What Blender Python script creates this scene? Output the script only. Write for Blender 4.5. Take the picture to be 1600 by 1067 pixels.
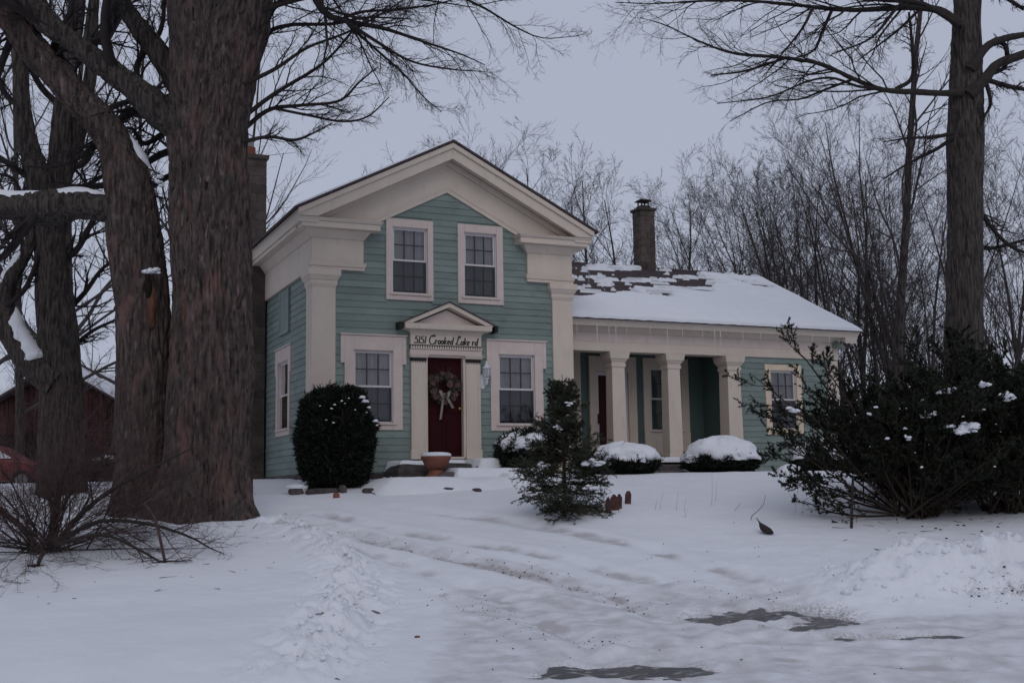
import bpy, math, random
import numpy as np
from mathutils import Matrix, Vector
rng = np.random.default_rng(11)
random.seed(5)
for o in list(bpy.data.objects): bpy.data.objects.remove(o)
SC = bpy.context.scene
COL = SC.collection

# ------------------------------------------------------------------ camera
CAM = np.array([-6.0264, -23.1131, -0.4985])
YAW, PIT, ROL, FPX = 0.418084, 0.126677, -0.015468, 1903.8
FWD = np.array([math.sin(YAW)*math.cos(PIT), math.cos(YAW)*math.cos(PIT), math.sin(PIT)])
_r = np.array([math.cos(YAW), -math.sin(YAW), 0.0]); _u = np.cross(_r, FWD)
RGT = _r*math.cos(ROL) + _u*math.sin(ROL)
UPV = -_r*math.sin(ROL) + _u*math.cos(ROL)
FH = np.array([math.sin(YAW), math.cos(YAW)]); RH = np.array([math.cos(YAW), -math.sin(YAW)])
cd = bpy.data.cameras.new('camera'); cam = bpy.data.objects.new('camera', cd); COL.objects.link(cam)
cd.sensor_width = 36; cd.lens = 36*FPX/1600; cd.clip_start = .1; cd.clip_end = 3000
cam.matrix_world = Matrix(((RGT[0], UPV[0], -FWD[0], CAM[0]), (RGT[1], UPV[1], -FWD[1], CAM[1]),
                           (RGT[2], UPV[2], -FWD[2], CAM[2]), (0, 0, 0, 1)))
SC.camera = cam
# ------------------------------------------------------------------ sky, sun, exposure (overcast winter dusk)
SUN_EL, SUN_AZ = math.radians(38), math.radians(200)
w = bpy.data.worlds.new('World'); SC.world = w; w.use_nodes = True
nt = w.node_tree; nt.nodes.clear()
sky = nt.nodes.new('ShaderNodeTexSky'); sky.sky_type = 'NISHITA'; sky.sun_disc = False
sky.sun_elevation = SUN_EL; sky.sun_rotation = SUN_AZ; sky.dust_density = 4; sky.air_density = 1.5
mixn = nt.nodes.new('ShaderNodeMix'); mixn.data_type = 'RGBA'; mixn.inputs[0].default_value = .95
mixn.inputs[7].default_value = (4.12, 4.45, 5.55, 1)          # even cloud layer
bgn = nt.nodes.new('ShaderNodeBackground'); bgn.inputs[1].default_value = .1
won = nt.nodes.new('ShaderNodeOutputWorld')
nt.links.new(sky.outputs[0], mixn.inputs[6]); nt.links.new(mixn.outputs[2], bgn.inputs[0]); nt.links.new(bgn.outputs[0], won.inputs[0])
sd = bpy.data.lights.new('sun', 'SUN'); sd.energy = .5; sd.angle = math.radians(40); sd.color = (1, .96, .92)
sun = bpy.data.objects.new('sun', sd); COL.objects.link(sun)
sdir = Vector((math.sin(SUN_AZ)*math.cos(SUN_EL), math.cos(SUN_AZ)*math.cos(SUN_EL), math.sin(SUN_EL)))
sun.rotation_euler = sdir.to_track_quat('Z', 'Y').to_euler()
SC.view_settings.view_transform = 'Standard'; SC.view_settings.look = 'None'
SC.view_settings.exposure = 0; SC.view_settings.gamma = 1

# ------------------------------------------------------------------ helpers: tags, meshes
def tag(o, label, cat, group=None, kind=None):
    o['label'] = label
    if cat: o['category'] = cat
    if group: o['group'] = group
    if kind: o['kind'] = kind
    return o
WLOC = {}
def thing(name, label, cat, loc, group=None):
    o = bpy.data.objects.new(name, None); COL.objects.link(o)
    o.location = loc; o.empty_display_size = .2; WLOC[o.name] = np.array(loc, float)
    return tag(o, label, cat, group)
def wloc(p): return WLOC.get(p.name, np.zeros(3)) if p else np.zeros(3)
def mesh_np(name, V, F, smooth=False):
    V = np.asarray(V, np.float32).reshape(-1, 3)
    me = bpy.data.meshes.new(name)
    if isinstance(F, np.ndarray):
        n, k = F.shape
        me.vertices.add(len(V)); me.vertices.foreach_set('co', V.ravel())
        me.loops.add(n*k); me.loops.foreach_set('vertex_index', F.astype(np.int32).ravel())
        me.polygons.add(n); me.polygons.foreach_set('loop_start', np.arange(0, n*k, k, dtype=np.int32))
        me.update(calc_edges=True)
    else:
        me.from_pydata(V.tolist(), [], F); me.update()
    if smooth: me.polygons.foreach_set('use_smooth', np.ones(len(me.polygons), bool))
    return me
def obj(name, V, F, mat, parent=None, smooth=False, loc=None):
    """V in world coordinates; stored relative to the parent root (or loc)."""
    off = wloc(parent) if parent else (np.array(loc, float) if loc is not None else np.zeros(3))
    me = mesh_np(name, np.asarray(V, float).reshape(-1, 3) - off, F, smooth)
    if mat: me.materials.append(mat)
    o = bpy.data.objects.new(name, me); COL.objects.link(o)
    if parent: o.parent = parent; WLOC[o.name] = off
    else:
        o.location = off; WLOC[o.name] = off
    return o
class MB:
    def __init__(s): s.v = []; s.f = []
    def add(s, V, F):
        n = len(s.v); s.v += [tuple(p) for p in V]; s.f += [tuple(i+n for i in f) for f in F]; return s
    def box(s, x0, x1, y0, y1, z0, z1):
        return s.fr(x0, x1, y0, y1, z0, z1, 0, 0)
    def fr(s, x0, x1, y0, y1, z0, z1, p0, p1, sides='lrf'):
        """box whose bottom grows by p0 and top by p1 on the named sides (l -x, r +x, f -y, b +y)"""
        V = []
        for z, p in ((z0, p0), (z1, p1)):
            a = x0-(p if 'l' in sides else 0); b = x1+(p if 'r' in sides else 0)
            c = y0-(p if 'f' in sides else 0); d = y1+(p if 'b' in sides else 0)
            V += [(a, c, z), (b, c, z), (b, d, z), (a, d, z)]
        return s.add(V, [(3, 2, 1, 0), (4, 5, 6, 7), (0, 1, 5, 4), (1, 2, 6, 5), (2, 3, 7, 6), (3, 0, 4, 7)])
    def prism_y(s, poly, y0, y1):
        """poly of (x,z) counter-clockwise seen from -y, extruded along y"""
        n = len(poly)
        V = [(x, y0, z) for x, z in poly]+[(x, y1, z) for x, z in poly]
        F = [tuple(range(n)), tuple(range(2*n-1, n-1, -1))]+[(i, i+n, (i+1) % n+n, (i+1) % n) for i in range(n)]
        return s.add(V, F)
    def prism_x(s, poly, x0, x1):
        """poly of (y,z)"""
        n = len(poly)
        V = [(x0, y, z) for y, z in poly]+[(x1, y, z) for y, z in poly]
        F = [tuple(range(n-1, -1, -1)), tuple(range(n, 2*n))]+[((i+1) % n, (i+1) % n+n, i+n, i) for i in range(n)]
        return s.add(V, F)
    def build(s, name, mat, parent=None, smooth=False, loc=None, bevel=0):
        o = obj(name, s.v, s.f, mat, parent, smooth, loc)
        if bevel:
            m = o.modifiers.new('b', 'BEVEL'); m.width = bevel; m.segments = 1; m.limit_method = 'ANGLE'
        return o

# ------------------------------------------------------------------ numpy noise
_perm = np.random.default_rng(3).permutation(256); _perm = np.concatenate([_perm, _perm])
_grad = np.random.default_rng(4).normal(size=(256, 3)); _grad /= np.linalg.norm(_grad, axis=1)[:, None]
def noise3(x, y, z):
    x, y, z = np.broadcast_arrays(np.asarray(x, float), np.asarray(y, float), np.asarray(z, float))
    xi, yi, zi = np.floor(x).astype(int), np.floor(y).astype(int), np.floor(z).astype(int)
    xf, yf, zf = x-xi, y-yi, z-zi
    fu = lambda a: a*a*a*(a*(a*6-15)+10)
    ux, uy, uz = fu(xf), fu(yf), fu(zf); r = 0
    for i in (0, 1):
        for j in (0, 1):
            for k in (0, 1):
                h = _perm[(_perm[(_perm[(xi+i) & 255]+yi+j) & 255]+zi+k) & 255]
                g = _grad[h]
                d = g[..., 0]*(xf-i)+g[..., 1]*(yf-j)+g[..., 2]*(zf-k)
                r = r+d*np.where(i, ux, 1-ux)*np.where(j, uy, 1-uy)*np.where(k, uz, 1-uz)
    return r*1.6
def fbm(x, y, z=0., oct=4, gain=.5):
    a, r, f = 1., 0., 1.
    for i in range(oct):
        r = r+a*noise3(x*f+17.3*i, y*f-9.1*i, z*f+4.7*i); a *= gain; f *= 2.03
    return r
def sstep(a, b, x):
    t = np.clip((x-a)/(b-a), 0, 1); return t*t*(3-2*t)

# ------------------------------------------------------------------ pixels of the photo -> places
def ray(u, v):
    d = FWD+RGT*((u-800)/FPX)+UPV*((533.5-v)/FPX)
    return d/(d[:2]@FH)
def P(u, v, s): return CAM+ray(u, v)*s                       # s = metres ahead of the camera, level
def st(x, y):
    dx, dy = np.asarray(x)-CAM[0], np.asarray(y)-CAM[1]
    return dx*FH[0]+dy*FH[1], dx*RH[0]+dy*RH[1]
def xy(s, t): return CAM[0]+s*FH[0]+t*RH[0], CAM[1]+s*FH[1]+t*RH[1]
_ss = np.array([-400, 0, 8.5, 10, 13, 16, 19, 21, 23, 24.5, 27, 40, 100, 700.])
_zz = np.array([-2.0, -2.0, -2.0, -1.95, -1.70, -1.30, -.83, -.52, -.2, -.07, -.04, -.06, -.1, 1.])
def prof(s):
    r = 0
    for d, wt in ((-1.2, .15), (-.6, .2), (0, .3), (.6, .2), (1.2, .15)): r = r+wt*np.interp(s+d, _ss, _zz)
    return r
def GB(u, v):                                                # pixel -> (s,t) on the smooth ground profile
    d = ray(u, v); a, b = 5., 60.
    ss = np.linspace(6, 40, 1400); z = CAM[2]+d[2]*ss
    k = np.argmax(z < prof(ss)); s = ss[k]
    return s, d[:2]@RH*s
EDGE = np.array(sorted([GB(*p) for p in ((400, 803), (480, 822), (550, 862), (592, 905), (598, 950), (570, 1000), (525, 1064))]))
TRK = [[GB(*p) for p in L] for L in (
    ((440, 814), (520, 828), (640, 857), (760, 882), (860, 900), (960, 928), (1010, 950)),
    ((690, 928), (770, 955), (860, 985), (960, 1010)),
    ((560, 850), (700, 868), (830, 880)),
    ((1060, 912), (1140, 928), (1210, 938)))]
RUT = [[GB(*p) for p in L] for L in (
    ((430, 828), (600, 872), (760, 925), (880, 985), (960, 1055)), ((500, 803), (700, 840), (900, 876), (1100, 925), (1260, 985)),
    ((620, 792), (830, 822), (1000, 852), (1180, 905)), ((470, 816), (660, 862), (860, 906), (1020, 958), (1150, 1030)), ((1000, 1010), (1200, 1000), (1450, 1012), (1600, 1020)), ((900, 1025), (1150, 1030), (1500, 1045)))]
BARE = [([GB(*p) for p in ((1098, 962), (1170, 953), (1240, 949), (1300, 957), (1310, 964), (1275, 970))], .23),
        ([GB(*p) for p in ((1320, 996), (1390, 995), (1480, 990))], .12),
        ([GB(*p) for p in ((890, 1050), (960, 1046), (1060, 1046))], .27),
        ([GB(*p) for p in ((1190, 977), (1280, 981))], .03)]
def dpoly(s, t, L):
    best = np.full(np.shape(s), 1e9)
    for (a, b), (c, d) in zip(L[:-1], L[1:]):
        q = np.clip(((s-a)*(c-a)+(t-b)*(d-b))/((c-a)**2+(d-b)**2+1e-9), 0, 1)
        best = np.minimum(best, np.hypot(s-a-q*(c-a), t-b-q*(d-b)))
    return best
SPR = GB(882, 806)
def bankmask(s, t):
    a = sstep(2.7, 4.4, t)*(.72+.28*sstep(4.4, 6.0, t))
    c = 13.75+.12*np.sin(t*1.7)
    return a*np.where(s < c, np.exp(-((s-c)/.75)**2), np.exp(-((s-c)/.8)**2))
def rough_zone(s, t):
    tb = np.interp(s, EDGE[:, 0], EDGE[:, 1])
    return np.exp(-((t-tb+.32)/.42)**2)*sstep(9.2, 10.5, s)*(1-sstep(18.2, 19.4, s))
def H(x, y, fine=True):
    x = np.asarray(x, float); y = np.asarray(y, float)
    s, t = st(x, y); z = prof(s)
    near = np.exp(-(np.maximum(s-24, 0)/30)**2)*np.exp(-(np.maximum(np.abs(t)-20, 0)/30)**2)
    z = z+.05*fbm(x*.22, y*.22, 1.3, 3)*near*(1-.7*sstep(22, 24, s))
    tb = np.interp(s, EDGE[:, 0], EDGE[:, 1])
    yard = (1-sstep(-.75, .05, t-tb))*sstep(9, 11, s)*(1-sstep(18, 20.5, s))
    z = z+.13*yard
    rz = rough_zone(s, t)
    z = z+.10*rz*(.8+1.0*fbm(x*1.3, y*1.3, 5.1, 2))
    bm = bankmask(s, t)
    z = z+bm*(.60+.28*fbm(x*.9, y*.9, 8.2, 2))+.16*np.exp(-(((s-13.7)/.13)**2+((t-5.28)/.09)**2))
    z = z+.13*np.exp(-(((s-SPR[0]-.4)/1.0)**2+((t-SPR[1]-.5)/1.3)**2))
    for L in TRK[:3]:
        d = dpoly(s, t, L); z = z-.018*np.exp(-(d/.13)**2)+.012*np.exp(-((d-.3)/.14)**2)
    for k, L in enumerate(RUT):
        d = dpoly(s, t, L)+.03*fbm(x*2, y*2, k*1., 2); z = z-.030*np.exp(-(d/.15)**2)+.018*np.exp(-((d-.30)/.12)**2)
    if fine:
        lump = np.clip(rz*.8+bm*1.15, 0, 1.2)
        r1 = 1-np.abs(fbm(x*2.6, y*2.6, 2.2, 3)); r2 = 1-np.abs(noise3(x*7.5, y*7.5, 7.7))
        z = z+lump*(.30*(r1-.75)+.17*(r2-.6)+.05*(.8-np.abs(fbm(x*17, y*17, .4, 2))-.5))
        drive = sstep(0, .6, t-tb)*(1-sstep(16.5, 20, s))
        z = z+drive*(.016*fbm(x*2.2, y*2.2, 3.3, 4)+.007*fbm(x*14, y*14, 9.3, 2))
        z = z+(1-drive)*.010*fbm(x*1.1, y*1.1, 6.1, 3)*near
        z = z+.006*fbm(x*6, y*6, 2.9, 2)*near
        for L in RUT[:4]+TRK[:2]: z = z+.011*noise3(x*19, y*19, 4.)*np.exp(-(dpoly(s, t, L)/.17)**2)
        for k, (L, wd) in enumerate(BARE):
            d = dpoly(s, t, L)+.13*fbm(t*1.1, s*7, 3.1+k, 4)+.05*fbm(x*11, y*11, 1.7, 2); m_ = 1-sstep(wd*.3, wd*2.0, d)
            z = z-.075*m_+m_*(1-m_)*4*(.022*fbm(t*5, s*24, 7.7, 2)+.007*noise3(x*30, y*30, 2.))
    return z
def Hz(x, y): return float(H(np.array([x]), np.array([y]))[0])
def GP(u, v):                                                # pixel -> point on the snow
    d = ray(u, v); ss = np.linspace(7, 45, 2400)
    q = CAM+d*ss[:, None]; k = int(np.argmax(q[:, 2] < H(q[:, 0], q[:, 1], False)))
    return np.array([q[k, 0], q[k, 1], Hz(q[k, 0], q[k, 1])])
def AT(u, s):                                                # column of the photo, s metres ahead, on the snow
    t = (u-800)/FPX*s; x, y = xy(s, t); return np.array([x, y, Hz(x, y)])

# ------------------------------------------------------------------ materials
def mat(name, col, rough=.8, var=.15, scale=6., stretch=(1, 1, 1), bump=0., bscale=40., col2=None, spec=.3, metal=0., thr=None):
    m = bpy.data.materials.new(name); m.use_nodes = True
    nt = m.node_tree; b = nt.nodes['Principled BSDF']
    b.inputs['Roughness'].default_value = rough; b.inputs['Specular IOR Level'].default_value = spec
    b.inputs['Metallic'].default_value = metal
    tc = nt.nodes.new('ShaderNodeTexCoord'); mp = nt.nodes.new('ShaderNodeMapping'); mp.inputs['Scale'].default_value = stretch
    nt.links.new(tc.outputs['Object'], mp.inputs[0])
    n = nt.nodes.new('ShaderNodeTexNoise'); n.inputs['Scale'].default_value = scale; n.inputs['Detail'].default_value = 6
    n.inputs['Roughness'].default_value = .65
    nt.links.new(mp.outputs[0], n.inputs[0])
    cr = nt.nodes.new('ShaderNodeValToRGB')
    c = np.array(col); c2 = np.array(col2) if col2 else np.clip(c*(1-2*var), 0, 1)
    lo, hi = thr if thr else (.3, .7)
    cr.color_ramp.elements[0].position = lo; cr.color_ramp.elements[1].position = hi
    cr.color_ramp.elements[0].color = (*c2, 1); cr.color_ramp.elements[1].color = (*np.clip(c*(1+var*.5), 0, 1), 1)
    nt.links.new(n.outputs[0], cr.inputs[0]); nt.links.new(cr.outputs[0], b.inputs['Base Color'])
    if bump:
        n2 = nt.nodes.new('ShaderNodeTexNoise'); n2.inputs['Scale'].default_value = bscale; n2.inputs['Detail'].default_value = 5
        nt.links.new(mp.outputs[0], n2.inputs[0])
        bp = nt.nodes.new('ShaderNodeBump'); bp.inputs['Strength'].default_value = bump; bp.inputs['Distance'].default_value = .02
        nt.links.new(n2.outputs[0], bp.inputs['Height']); nt.links.new(bp.outputs[0], b.inputs['Normal'])
    return m
def add_mix(m, col, scale, lo, hi, stretch=(1, 1, 1), attr=None, detail=4):
    """lays a second colour (stain, wear, dirt, painted rut shade) over the base through a thresholded noise"""
    nt = m.node_tree; b = nt.nodes['Principled BSDF']; src = b.inputs['Base Color'].links[0].from_socket
    tc = nt.nodes.new('ShaderNodeTexCoord'); mp = nt.nodes.new('ShaderNodeMapping'); mp.inputs['Scale'].default_value = stretch
    n = nt.nodes.new('ShaderNodeTexNoise'); n.inputs['Scale'].default_value = scale; n.inputs['Detail'].default_value = detail
    nt.links.new(tc.outputs['Object'], mp.inputs[0]); nt.links.new(mp.outputs[0], n.inputs[0])
    val = n.outputs[0]
    if attr:
        a = nt.nodes.new('ShaderNodeAttribute'); a.attribute_name = attr
        ad = nt.nodes.new('ShaderNodeMath'); ad.operation = 'MULTIPLY'
        nt.links.new(a.outputs['Fac'], ad.inputs[0]); nt.links.new(val, ad.inputs[1]); val = ad.outputs[0]
    r = nt.nodes.new('ShaderNodeMapRange'); r.inputs[1].default_value = lo; r.inputs[2].default_value = hi
    nt.links.new(val, r.inputs[0])
    mx = nt.nodes.new('ShaderNodeMix'); mx.data_type = 'RGBA'; mx.inputs[7].default_value = (*col, 1)
    nt.links.new(r.outputs[0], mx.inputs[0]); nt.links.new(src, mx.inputs[6]); nt.links.new(mx.outputs[2], b.inputs['Base Color'])
    return m
def vary(m, lo, hi):
    """each board or block keeps its own slightly different paint"""
    nt = m.node_tree; b = nt.nodes['Principled BSDF']; src = b.inputs['Base Color'].links[0].from_socket
    oi = nt.nodes.new('ShaderNodeObjectInfo'); r = nt.nodes.new('ShaderNodeMapRange'); r.inputs[3].default_value = lo; r.inputs[4].default_value = hi
    hs = nt.nodes.new('ShaderNodeHueSaturation'); nt.links.new(oi.outputs['Random'], r.inputs[0]); nt.links.new(r.outputs[0], hs.inputs['Value'])
    nt.links.new(src, hs.inputs['Color']); nt.links.new(hs.outputs[0], b.inputs['Base Color'])
M = {}
M['snow'] = mat('snow', (.735, .75, .79), .75, .025, 3, bump=.12, bscale=60, spec=.2)
M['ground'] = mat('ground_snow', (.735, .75, .79), .75, .03, 1.2, bump=.3, bscale=48, spec=.2)
add_mix(M['ground'], (.22, .19, .18), 38, .30, .62, attr='dirt', detail=3)
add_mix(M['ground'], (.47, .455, .465), 4, .16, .42, attr='grime_shade', detail=7)
M['cream'] = mat('cream_paint', (.61, .525, .445), .55, .05, 2.5, stretch=(1, 1, .5), bump=.03, bscale=25)
add_mix(M['cream'], (.48, .41, .35), 6, .62, .85, (1, 1, .35))
add_mix(M['cream'], (.20, .17, .15), 30, .735, .76, (1, 1, 2))
M['trim'] = mat('window_trim', (.62, .52, .47), .55, .06, 3, bump=.02, bscale=25)
add_mix(M['trim'], (.40, .31, .27), 14, .66, .8)
M['wtrim'] = mat('wing_window_trim', (.68, .56, .42), .55, .06, 3)
M['green'] = mat('green_paint', (.206, .256, .234), .6, .10, 1.6, stretch=(1, 1, 2), bump=.05, bscale=30)
add_mix(M['green'], (.125, .16, .15), 7, .58, .8, (.4, .4, 3))
add_mix(M['green'], (.30, .29, .27), 24, .72, .76, (.5, .5, 2))
add_mix(M['green'], (.11, .125, .115), 1.1, .60, .75, (1, 1, 1.6), detail=6)
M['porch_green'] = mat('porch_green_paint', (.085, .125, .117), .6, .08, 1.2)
M['sash'] = mat('sash_paint', (.62, .58, .58), .5, .04, 8)
M['sashdark'] = mat('dark_muntin', (.05, .045, .06), .5, .1, 8)
M['door'] = mat('door_red', (.030, .0022, .0048), .6, .12, 4, spec=.12)
M['porch_red'] = mat('porch_door_red', (.075, .009, .010), .6, .12, 4, spec=.12)
M['black'] = mat('black_paint', (.012, .011, .013), .5, .1, 8)
M['curtain'] = mat('curtain_cloth', (.42, .40, .40), .9, .18, 3, stretch=(5, 5, .6))
M['shade'] = mat('roller_shade', (.27, .25, .26), .9, .12, 4)
M['room'] = mat('dark_room', (.05, .045, .045), .9, .1, 4)
M['block'] = mat('chimney_block', (.10, .078, .068), .9, .25, 5, bump=.25, bscale=50)
M['mortar'] = mat('mortar', (.17, .145, .135), .95, .15, 20)
M['shingle'] = mat('shingle', (.075, .055, .06), .9, .25, 12, bump=.2, bscale=60)
M['clay'] = mat('clay_tile', (.22, .075, .05), .8, .15, 8)
M['terra'] = mat('terracotta', (.22, .085, .06), .7, .15, 9, bump=.05)
M['stone'] = mat('field_stone', (.10, .085, .085), .9, .3, 8, bump=.3, bscale=25)
M['brick'] = mat('edging_brick', (.11, .05, .045), .9, .3, 14, bump=.2)
M['asphalt'] = mat('wet_asphalt', (.12, .11, .105), .45, .2, 60, bump=.5, bscale=120, spec=.5, col2=(.05, .047, .047), thr=(.35, .62))
add_mix(M['asphalt'], (.055, .053, .056), 2.2, .45, .6)
add_mix(M['asphalt'], (.40, .40, .41), 7, .54, .72, (1, 2, 1), detail=8)
M['bark'] = mat('maple_bark', (.098, .073, .065), .95, .25, 11, stretch=(1.6, 1.6, .34), bump=1., bscale=26, col2=(.020, .014, .013), thr=(.36, .66))
add_mix(M['bark'], (.125, .074, .066), 2.6, .56, .66, (1.5, 1.5, .45), detail=8)
add_mix(M['bark'], (.150, .112, .105), 7, .62, .70, (1.3, 1.3, .4), detail=6)
add_mix(M['bark'], (.040, .040, .034), 3.1, .60, .72, (1, 1, .6), detail=6)
add_mix(M['bark'], (.012, .009, .009), 6, .655, .70, (2.2, 2.2, .35), detail=6)
add_mix(M['bark'], (.09, .083, .08), 11, .62, .78, (1.5, 1.5, .5))
M['bark2'] = mat('grey_bark', (.066, .055, .048), .95, .25, 13, stretch=(1.7, 1.7, .22), bump=1., bscale=24, col2=(.017, .014, .013), thr=(.40, .60))
M['limb'] = mat('limb_bark', (.036, .030, .027), .95, .25, 10, bump=.5, bscale=25, col2=(.022, .018, .016))
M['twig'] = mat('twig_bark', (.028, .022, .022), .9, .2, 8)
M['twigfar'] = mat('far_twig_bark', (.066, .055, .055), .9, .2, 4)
M['twigred'] = mat('reddish_twig', (.085, .050, .047), .9, .25, 6)
M['hole'] = mat('hollow', (.012, .007, .005), 1, .1, 5)
M['scar'] = mat('bare_wood_scar', (.125, .058, .036), .95, .3, 8, stretch=(2, 2, .3), bump=.5, col2=(.05, .022, .014))
M['yew'] = mat('yew_needles', (.024, .029, .016), .6, .45, 2.5)
M['yewbrown'] = mat('yew_bark', (.050, .034, .026), .95, .3, 6)
M['spruce'] = mat('spruce_needles', (.044, .050, .028), .6, .35, 3)
M['cedar'] = mat('cedar_foliage', (.014, .019, .012), .7, .45, 5)
M['barn'] = mat('barn_boards', (.045, .014, .013), .9, .3, 3, stretch=(6, 6, .4))
M['car'] = mat('red_car_paint', (.13, .006, .009), .35, .05, 3, spec=.5)
M['tyre'] = mat('tyre_rubber', (.015, .015, .016), .8, .1, 9)
M['metal'] = mat('dull_metal', (.22, .22, .23), .45, .1, 9, metal=.8)
M['rust'] = mat('rusty_post', (.035, .024, .026), .8, .3, 20)
M['lampwhite'] = mat('white_lantern_metal', (.62, .63, .66), .4, .05, 9)
M['leaf'] = mat('dried_leaf', (.10, .085, .06), .8, .3, 20)
M['bloom'] = mat('dusty_rose_petal', (.16, .085, .09), .8, .35, 25)
M['ribbon'] = mat('ribbon_cloth', (.27, .24, .20), .7, .2, 20)
M['brass'] = mat('brass', (.45, .28, .10), .35, .1, 9, metal=.8)
M['grass'] = mat('dead_stalk', (.19, .145, .11), .9, .2, 12)
vary(M['green'], .88, 1.1); vary(M['block'], .75, 1.25); vary(M['barn'], .6, 1.4); vary(M['stone'], .7, 1.3)
def glassy(name, tint, refl=.12):
    m = bpy.data.materials.new(name); m.use_nodes = True; nt = m.node_tree; nt.nodes.clear()
    o = nt.nodes.new('ShaderNodeOutputMaterial'); t = nt.nodes.new('ShaderNodeBsdfTransparent'); t.inputs[0].default_value = (*tint, 1)
    g = nt.nodes.new('ShaderNodeBsdfGlossy'); g.inputs['Roughness'].default_value = .03
    f = nt.nodes.new('ShaderNodeFresnel'); f.inputs[0].default_value = 1.5
    tc = nt.nodes.new('ShaderNodeTexCoord'); n = nt.nodes.new('ShaderNodeTexNoise'); n.inputs['Scale'].default_value = 2.5
    bp = nt.nodes.new('ShaderNodeBump'); bp.inputs['Strength'].default_value = .05; bp.inputs['Distance'].default_value = .05
    nt.links.new(tc.outputs['Object'], n.inputs[0]); nt.links.new(n.outputs[0], bp.inputs['Height']); nt.links.new(bp.outputs[0], g.inputs['Normal'])
    a = nt.nodes.new('ShaderNodeMath'); a.operation = 'ADD'; a.inputs[1].default_value = refl-.04
    x = nt.nodes.new('ShaderNodeMixShader')
    nt.links.new(f.outputs[0], a.inputs[0]); nt.links.new(a.outputs[0], x.inputs[0])
    nt.links.new(t.outputs[0], x.inputs[1]); nt.links.new(g.outputs[0], x.inputs[2]); nt.links.new(x.outputs[0], o.inputs[0])
    return m
M['glass'] = glassy('window_glass', (.82, .82, .84)); M['storm'] = glassy('storm_glass', (.86, .86, .87), .003); M['ice'] = mat('ice', (.72, .74, .78), .15, .03, 9, spec=.6); M['screen'] = glassy('window_screen', (.52, .52, .54), .05)
M['ice'].node_tree.nodes['Principled BSDF'].inputs['Alpha'].default_value = .38

# ------------------------------------------------------------------ tubes and branching
def tubes(pts, rad, S):
    """pts [N,K,3], rad [N,K] -> verts, quads"""
    N, K, _ = pts.shape
    tg = np.empty_like(pts); tg[:, 1:-1] = pts[:, 2:]-pts[:, :-2]; tg[:, 0] = pts[:, 1]-pts[:, 0]; tg[:, -1] = pts[:, -1]-pts[:, -2]
    tg /= np.linalg.norm(tg, axis=2, keepdims=True)+1e-12
    ov = pts[:, -1]-pts[:, 0]; ax = np.argmin(np.abs(ov), axis=1); ref = np.eye(3)[ax][:, None, :]
    a = np.cross(tg, ref); a /= np.linalg.norm(a, axis=2, keepdims=True)+1e-12
    b = np.cross(tg, a)
    th = np.arange(S)*2*math.pi/S
    V = pts[:, :, None, :]+rad[:, :, None, None]*(a[:, :, None, :]*np.cos(th)[:, None]+b[:, :, None, :]*np.sin(th)[:, None])
    n = np.arange(N)[:, None, None]*K*S; k = np.arange(K-1)[None, :, None]*S; j = np.arange(S)[None, None, :]; j2 = (j+1) % S
    F = np.stack([n+k+j, n+k+j2, n+k+S+j2, n+k+S+j], -1).reshape(-1, 4)
    return V.reshape(-1, 3), F
class Acc:
    def __init__(s): s.V = []; s.F = []; s.n = 0
    def add(s, V, F):
        s.V.append(V); s.F.append(F+s.n); s.n += len(V)
    def tub(s, pts, rad, S=3): s.add(*tubes(pts, rad, S))
    def get(s): return np.concatenate(s.V), np.concatenate(s.F)
def unit(a): return a/(np.linalg.norm(a, axis=-1, keepdims=True)+1e-12)
def grow(start, d, length, r0, K, wander=.15, up=0., tip=.25, R=rng):
    N = len(start); pts = np.empty((N, K, 3)); pts[:, 0] = start; d = unit(d.copy()); seg = (length/(K-1))[:, None]
    upv = np.asarray(up)
    for k in range(1, K):
        d = d+R.normal(size=(N, 3))*wander; d[:, 2] += upv; d = unit(d); pts[:, k] = pts[:, k-1]+d*seg
    rad = r0[:, None]*np.linspace(1, tip, K)[None, :]
    return pts, rad
def spawn(pts, rad, M_, t0, t1, ang, lenr, radr, K, wander, up, lift=0., tip=.25, minr=.002, R=rng, flat=None):
    """children of every branch: M_ per branch"""
    N, KP, _ = pts.shape
    t = (np.arange(M_)[None, :]+R.random((N, M_)))/M_*(t1-t0)+t0
    f = t*(KP-1); i = np.clip(f.astype(int), 0, KP-2); w_ = (f-i)[..., None]
    n = np.arange(N)[:, None]
    st_ = pts[n, i]*(1-w_)+pts[n, i+1]*w_; td = unit(pts[n, i+1]-pts[n, i])
    rr = rad[n, i]*(1-w_[..., 0])+rad[n, i+1]*w_[..., 0]
    L = np.linalg.norm(np.diff(pts, axis=1), axis=2).sum(1)[:, None]
    rv = R.normal(size=td.shape)
    if flat is not None: rv[..., 2] *= flat
    side = unit(np.cross(td, rv)); 
    if flat is not None: side = unit(rv-td*(rv*td).sum(-1, keepdims=True))
    a = np.radians(ang[0]+(ang[1]-ang[0])*R.random((N, M_)))[..., None]
    d = td*np.cos(a)+side*np.sin(a); d[..., 2] += lift
    ln = L*lenr*(1.1-.6*t)*(.6+.8*R.random((N, M_)))
    return grow(st_.reshape(-1, 3), d.reshape(-1, 3), ln.ravel(), np.maximum(rr*radr, minr).ravel(), K, wander, up, tip, R)
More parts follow.
